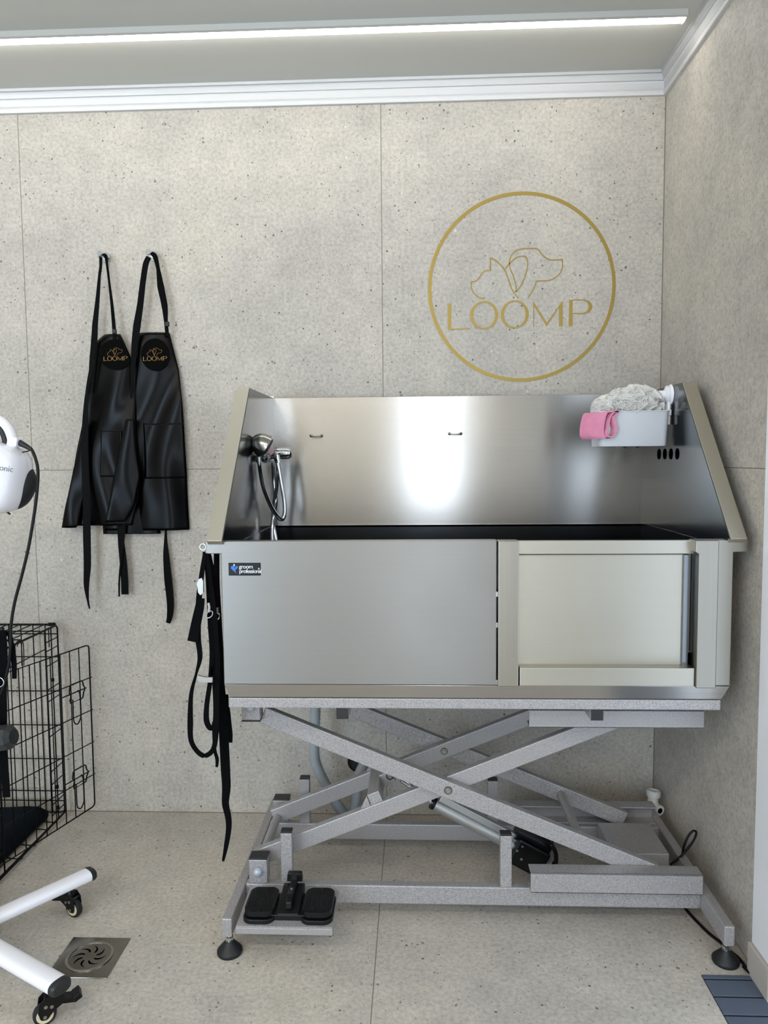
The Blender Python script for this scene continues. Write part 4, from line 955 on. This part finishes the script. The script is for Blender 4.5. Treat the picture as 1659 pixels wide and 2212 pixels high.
# hinge clips
m = MB()
m.tube([(CX1-.03, CY1, CZ1+.002), (CX1-.008, CY1, CZ1+.002)], .0062, 10)
for z in (.045, .118, .49):
    for k in range(3): m.tube([(CX1+.004*math.cos(q), CY1-.045+.004*math.sin(q), z+.004*k) for q in [2*math.pi*i/10 for i in range(10)]], .0014, 5, closed=True)
for yy in (-.245, -.325): m.tube([(CX1+.006*math.cos(q), yy+.008*math.sin(q), .008) for q in [2*math.pi*i/12 for i in range(12)]], .002, 6, closed=True)
m.build('clip', 'wire', cr, smooth=True)
# carry hooks near the top
m = MB()
for x in (-1.205, -1.212): m.tube([(x-.022, -.10, .615), (x-.012, -.10, .632), (x, -.10, .625), (x-.001, -.10, .55)], .0018, 6, smooth=4)
m.build('hook', 'wire', cr, smooth=True)
# open door
D0 = Vector((-1.122, -.412, 0)); D1 = Vector((-1.010, -.040, 0)); du = (D1-D0); dl = du.length; du.normalize()
def DP(s_, z, off=0): return D0+du*s_+Vector((0, 0, z))+Vector((du.y, -du.x, 0))*off
m = MB(); zb_, zt_ = .040, .606; rr_ = .012
m.tube([DP(0, zb_), DP(dl-rr_, zb_), DP(dl-.003, zb_+.004), DP(dl, zb_+rr_), DP(dl, zt_-rr_), DP(dl-.003, zt_-.004), DP(dl-rr_, zt_), DP(0, zt_)], .0025, 8, closed=True)
for i in range(1, 9):
    s_ = dl-.0425*i-.006
    if s_ > .01: m.tube([DP(s_, zb_), DP(s_, zt_)], WR, 6)
dz = (zt_-zb_)/5
for i in range(1, 5): m.tube([DP(0, zb_+dz*i, .003), DP(dl+.004, zb_+dz*i, .003)], WR, 6)
do = m.build('door', 'wire', cr, smooth=True)
for zc in (.175, .465):
    s0 = dl-.062; m = MB()
    m.tube([DP(s0-.040, zc-.030, .006), DP(s0-.042, zc-.022, .006), DP(s0-.036, zc-.008, .006), DP(s0-.043, zc+.006, .006), DP(s0-.040, zc+.026, .006), DP(s0-.034, zc+.030, .006),
            DP(s0+.014, zc+.030, .006), DP(s0+.020, zc+.024, .006), DP(s0+.022, zc+.012, .006), DP(s0+.030, zc, .006), DP(s0+.022, zc-.012, .006), DP(s0+.018, zc-.028, .006), DP(s0+.012, zc-.030, .006)], .0024, 6, closed=True)
    m.tube([DP(s0-.075, zc, .007), DP(s0+.034, zc, .007)], .0022, 6)
    m.tube([DP(s0-.032, zc-.02, .009), DP(s0-.032, zc-.085, .009), DP(s0-.026, zc-.102, .009), DP(s0-.014, zc-.108, .009), DP(s0-.003, zc-.098, .009), DP(s0+.002, zc-.080, .009), DP(s0+.001, zc-.01, .009), DP(s0-.008, zc+.004, .009)], .0022, 6, smooth=3)
    m.build('door_latch', 'wire', do, smooth=True)
# tray
m = MB().box(CX0+.02, CX1-.045, CY0+.02, CY1-.03, .004, .012); m.build('tray', 'black_plastic', cr)
# cushion
def cushion(x0, x1, y0, y1, z0, z1):
    nx, ny = 26, 34; T = []; B_ = []
    for j in range(ny+1):
        for i in range(nx+1):
            u = i/nx*2-1; v_ = j/ny*2-1; x = (x0+x1)/2+u*(x1-x0)/2; y = (y0+y1)/2+v_*(y1-y0)/2
            e = max(abs(u), abs(v_)); h_ = (1-e**10)**.5
            tuft = .012*max(0, .93-e)*0
            rim_ = .010*math.exp(-((e-.86)/.07)**2)
            T.append((x, y, z0+(z1-z0)*(.35+.65*h_)+rim_+.004*math.sin(30*x+3)*math.sin(25*y)-tuft)); B_.append((x, y, z0))
    k_ = len(T); W_ = nx+1; fs = []
    for j in range(ny):
        for i in range(nx): a = j*W_+i; fs += [(a, a+1, a+W_+1, a+W_), (k_+a, k_+a+W_, k_+a+W_+1, k_+a+1)]
    for j in range(ny):
        a = j*W_; fs += [(a, a+W_, k_+a+W_, k_+a), (a+nx, k_+a+nx, k_+a+nx+W_, a+nx+W_)]
    for i in range(nx): a = ny*W_+i; fs += [(i, k_+i, k_+i+1, i+1), (a, a+1, k_+a+1, k_+a)]
    return MB().add(T, fs) if False else MB().add(T+B_, fs)
tag(cushion(CX0+.03, CX1-.04, CY0+.04, CY1-.035, .013, .058).build('crate_cushion', 'cushion', base=(-1.43, -.37, .013), smooth=True), 'dark navy padded cushion lying inside the wire dog crate', 'cushion')

# ------------------------------------------------------------------ dryer stand
HB = Vector((-1.002, -.799, 0)); ZL = .088
ds = thing('dryer_stand', 'white rolling stand with oval legs and black casters in the lower left', 'stand', tuple(HB))
MB().tube([HB+Vector((0, 0, .05)), HB+Vector((0, 0, 1.12))], .019, 24).build('pole', 'white_gloss', ds, auto=40)
MB().lathe([(0, .05), (.05, .05), (.055, .06), (.055, .115), (.04, .13), (.022, .135), (0, .135)], tuple(HB), (0, 0, 1), 32).build('hub', 'white_gloss', ds, auto=40)
def leg(end, cast, cdir, full=True):
    e = Vector(end); d = (e-HB-Vector((0, 0, e.z))).normalized(); st = HB+Vector((0, 0, e.z))+d*.03; sd = Vector((-d.y, d.x, 0))
    def sec(c, sc):
        out = []
        for i in range(28):
            q = 2*math.pi*i/28; x_ = math.copysign(abs(math.cos(q))**.75, math.cos(q)); z_ = math.copysign(abs(math.sin(q))**.75, math.sin(q))
            out.append(c+sd*x_*.0245*sc+Vector((0, 0, 1))*z_*.0150*sc)
        return out
    def loft(secs):
        k_ = 28; m = MB(); m.add([p for s_ in secs for p in s_], [(i*k_+j, i*k_+(j+1) % k_, (i+1)*k_+(j+1) % k_, (i+1)*k_+j) for i in range(len(secs)-1) for j in range(k_)]+[tuple(range(k_-1, -1, -1)), tuple((len(secs)-1)*k_+j for j in range(k_))]); return m
    lg = loft([sec(st, 1), sec(e-d*.010, 1)]).build('leg', 'white_gloss', ds, auto=40)
    loft([sec(e-d*.012, 1.03), sec(e-d*.002, 1.03), sec(e+d*.003, .9), sec(e+d*.004, .6)]).build('leg_cap', 'black_cap', lg, auto=50)
    # caster
    c_ = Vector(cast); f = Vector(cdir).normalized(); s_ = Vector((-f.y, f.x, 0)); R_ = .0245
    cs = MB().tube([c_+Vector((0, 0, e.z-.016)), c_+Vector((0, 0, .062))], .0065, 14).build('caster_stem', 'chrome', lg, auto=40)
    w_ = c_+f*.016+Vector((0, 0, R_))
    up = Vector((0, 0, 1))
    m = MB()
    fk = [c_-f*.024+up*.060, c_+f*.016+up*.066, c_+f*.027+up*.056, c_+f*.030+up*.036, c_+f*.024+up*.019, c_+f*.012+up*.017, c_-f*.002+up*.032, c_-f*.022+up*.044]
    for sg in (-1, 1):
        vs = [p+s_*sg*.0115 for p in fk]+[p+s_*sg*.0140 for p in fk]; k_ = len(fk)
        m.add(vs, [tuple(range(k_)), tuple(range(2*k_-1, k_-1, -1))]+[(i, (i+1) % k_, (i+1) % k_+k_, i+k_) for i in range(k_)])
    m.beam(c_-f*.014+up*.060, c_+f*.016+up*.063, .030, .008, s_)
    m.build('caster_fork', 'black_plastic', lg, bevel=.001)
    br = MB().beam(c_-f*.006+up*.050, c_-f*.050+up*.040, .026, .011, s_); br.beam(c_-f*.042+up*.042, c_-f*.058+up*.050, .030, .014, s_)
    br.build('brake_lever', 'black_plastic', lg, bevel=.002)
    wh = MB().lathe([(0, -.008), (.019, -.008), (.0235, -.0065), (R_, -.003), (R_, .003), (.0235, .0065), (.019, .008), (0, .008)], tuple(w_), tuple(s_), 32).build('wheel', 'rubber', lg, auto=40)
    hb_ = MB().lathe([(.011, -.0092), (.0175, -.0088), (.0175, .0088), (.011, .0092)], tuple(w_), tuple(s_), 28, True).build('wheel_hub', 'caster_cream', wh, auto=40)
    bt = MB()
    for p in (w_, c_+f*.002+up*.044, c_+f*.014+up*.047): bt.lathe([(0, -.0155), (.0038, -.0155), (.0038, .0155), (0, .0155)], tuple(p), tuple(s_), 12)
    bt.build('axle_bolt', 'bolt', lg, auto=40)
leg((-.800, -.536, ZL), (-.840, -.590, 0), (.93, -.36, 0))
leg((-.672, -.980, ZL), (-.700, -.968, 0), (-.86, -.5, 0))
leg((-1.34, -.86, ZL), (-1.30, -.853, 0), (-.5, -.8, 0)); leg((-1.118, -.600, ZL), (-1.104, -.630, 0), (-.2, -.95, 0))
leg((-1.02, -1.15, ZL), (-1.018, -1.11, 0), (.4, -.8, 0))
# height clamp knob
m = MB().lathe([(0, 0), (.012, 0), (.014, .05), (.022, .060), (.022, .070), (.030, .076), (.031, .125), (.028, .140), (.018, .150), (0, .152)], (-.990, -.80, .560), (.93, -.12, .16), 10)
m.build('height_knob', 'black_cap', ds, bevel=.002)
MB().tube([(-1.002, -.799, .86), (-.96, -.80, .86), (-.885, -.80, .838), (-.868, -.80, .838)], .005, 10, smooth=3).build('lead_arm', 'black_plastic', ds, smooth=True)
MB().tube([(-1.002, -.799, 1.08), (-.985, -.79, 1.16)], .024, 20).build('dryer_neck', 'white_gloss', ds, auto=40)
MB().lathe([(0, -.035), (.028, -.035), (.030, -.03), (.030, .03), (.028, .035), (0, .035)], (-1.002, -.799, .565), (0, 0, 1), 24).build('clamp', 'black_plastic', ds, auto=40)

# ------------------------------------------------------------------ hair dryer
dy = thing('pet_hair_dryer', 'white pet hair dryer on the stand at the left edge, with black cable', 'dryer', (-.90, -.80, 1.12))
def superell(cx, cy, cz, rx, ry, rz, tilt, p=2.6, n1=40, n2=56):
    vs = []; c_, s_ = math.cos(tilt), math.sin(tilt)
    def sp(v_): return math.copysign(abs(v_)**(2/p), v_)
    for i in range(n1+1):
        a = -math.pi/2+math.pi*i/n1
        for j in range(n2):
            b = 2*math.pi*j/n2; x = rx*sp(math.cos(a))*sp(math.cos(b)); y = ry*sp(math.cos(a))*sp(math.sin(b)); z = rz*sp(math.sin(a))
            vs.append((cx+x*c_+z*s_, cy+y, cz-x*s_+z*c_))
    fs = [(i*n2+j, i*n2+(j+1) % n2, (i+1)*n2+(j+1) % n2, (i+1)*n2+j) for i in range(n1) for j in range(n2)]
    return MB().add(vs, fs)
superell(-.905, -.80, 1.203, .104, .078, .086, .24, 3.3).build('housing', 'white_gloss', dy, smooth=True)
g_ = superell(-.872, -.772, 1.190, .082, .040, .066, .50, 2.4).build('rear_grille', 'rubber', dy, smooth=True)
# upper shell lip line
# handle arch with black grip
arch = [(-.950, -.80, 1.272), (-.948, -.80, 1.300), (-.915, -.80, 1.322), (-.880, -.80, 1.324), (-.850, -.80, 1.308), (-.834, -.80, 1.278), (-.832, -.80, 1.258)]
arch = [(-0.9392, -0.8, 1.2449), (-0.9307, -0.8, 1.3036), (-0.8965, -0.8, 1.3299), (-0.8615, -0.8, 1.3295), (-0.8382, -0.8, 1.3133), (-0.8263, -0.8, 1.2866), (-0.8254, -0.8, 1.26)]
MB().tube(arch, .0105, 14, smooth=6, flat=1.4).build('handle', 'white_gloss', dy, smooth=True)
grip = [(-0.9249, -0.8, 1.2448), (-0.9181, -0.8, 1.2928), (-0.8918, -0.8, 1.3139), (-0.8644, -0.8, 1.3157), (-0.8475, -0.8, 1.3028), (-0.8397, -0.8, 1.2814), (-0.8397, -0.8, 1.258)]
MB().tube(grip, .0085, 12, smooth=6, flat=1.5).build('grip', 'rubber', dy, smooth=True)
sk_ = MB().prism([(-0.8283, 1.2909), (-0.8068, 1.2843), (-0.811, 1.2641), (-0.8337, 1.2686)], -.815, -.785).build('cable_socket', 'white_gloss', dy, bevel=.003)
cb = [(-0.8094, -0.8, 1.2747), (-0.7955, -0.8, 1.2672), (-0.7817, -0.8, 1.2585), (-0.7719, -0.8, 1.2328), (-0.7687, -0.8, 1.206), (-0.7727, -0.8, 1.1631), (-0.7817, -0.8, 1.1093), (-0.7982, -0.8, 1.0336), (-0.8166, -0.8, 0.9682), (-0.8373, -0.8, 0.9024), (-0.8487, -0.8, 0.8473), (-0.8535, -0.8, 0.7918), (-0.8601, -0.8, 0.7473), (-0.8773, -0.8, 0.6913), (-0.8985, -0.8, 0.6463), (-0.921, -0.8, 0.6011)]
MB().tube(cb, .0036, 10, smooth=8).build('cable', 'lead_black', dy, smooth=True)
MB().tube(cb[:3], [.0075, .0062, .0045], 12, smooth=6).build('strain_relief', 'rubber', dy, auto=30)
m = MB(); m.tube([(-0.8038, -0.8, 1.2523), (-0.7873, -0.8, 1.2554)], .0014, 6); m.tube([(-0.8496, -0.8, 1.1162), (-0.8389, -0.8, 1.1086)], .0022, 8); m.build('guard_wire', 'lead_black', dy, smooth=True)
text_part('lettering', 'ionic', .0185, 'print_grey', dy, (-0.8167, -0.884, 1.2131), (1, 0, -.16), (.16, 0, 1), 1.0, .0006)

# ------------------------------------------------------------------ lead hanging at the left edge
ld = thing('grooming_lead', 'black webbing lead with chrome ring hanging beside the dryer stand', 'lead', (-.87, -.80, .43))
l1 = [(-0.8739, -0.8, 0.834), (-0.8731, -0.8, 0.7807), (-0.8784, -0.8, 0.7137), (-0.8816, -0.8, 0.6464), (-0.8965, -0.775, 0.5576), (-0.8952, -0.775, 0.4884), (-0.8939, -0.775, 0.4166)]
MB().ribbon(l1, [.022, .024, .024, .026, .020, .018, .018], .0025, (1, .1, 0), 6).build('webbing', 'web', ld, auto=40)
l2 = [(-0.8689, -0.79, 0.8227), (-0.8598, -0.79, 0.8249), (-0.8564, -0.79, 0.8004), (-0.8517, -0.79, 0.7557), (-0.8525, -0.79, 0.7153)]
MB().ribbon(l2, [.008, .010, .012, .012, .010], .0022, (1, .2, 0), 6).build('strap_end', 'web', ld, auto=40)
MB().tube([(-0.8837, -0.812, 0.7174), (-0.879, -0.812, 0.7241), (-0.8712, -0.812, 0.723), (-0.866, -0.812, 0.7152), (-0.8675, -0.812, 0.7074), (-0.8755, -0.812, 0.7018), (-0.8831, -0.812, 0.7063)], .0013, 6, closed=True, smooth=3).build('ring', 'chrome', ld, smooth=True)

for o_ in bpy.data.objects:
    if '_b' in o_: del o_['_b']
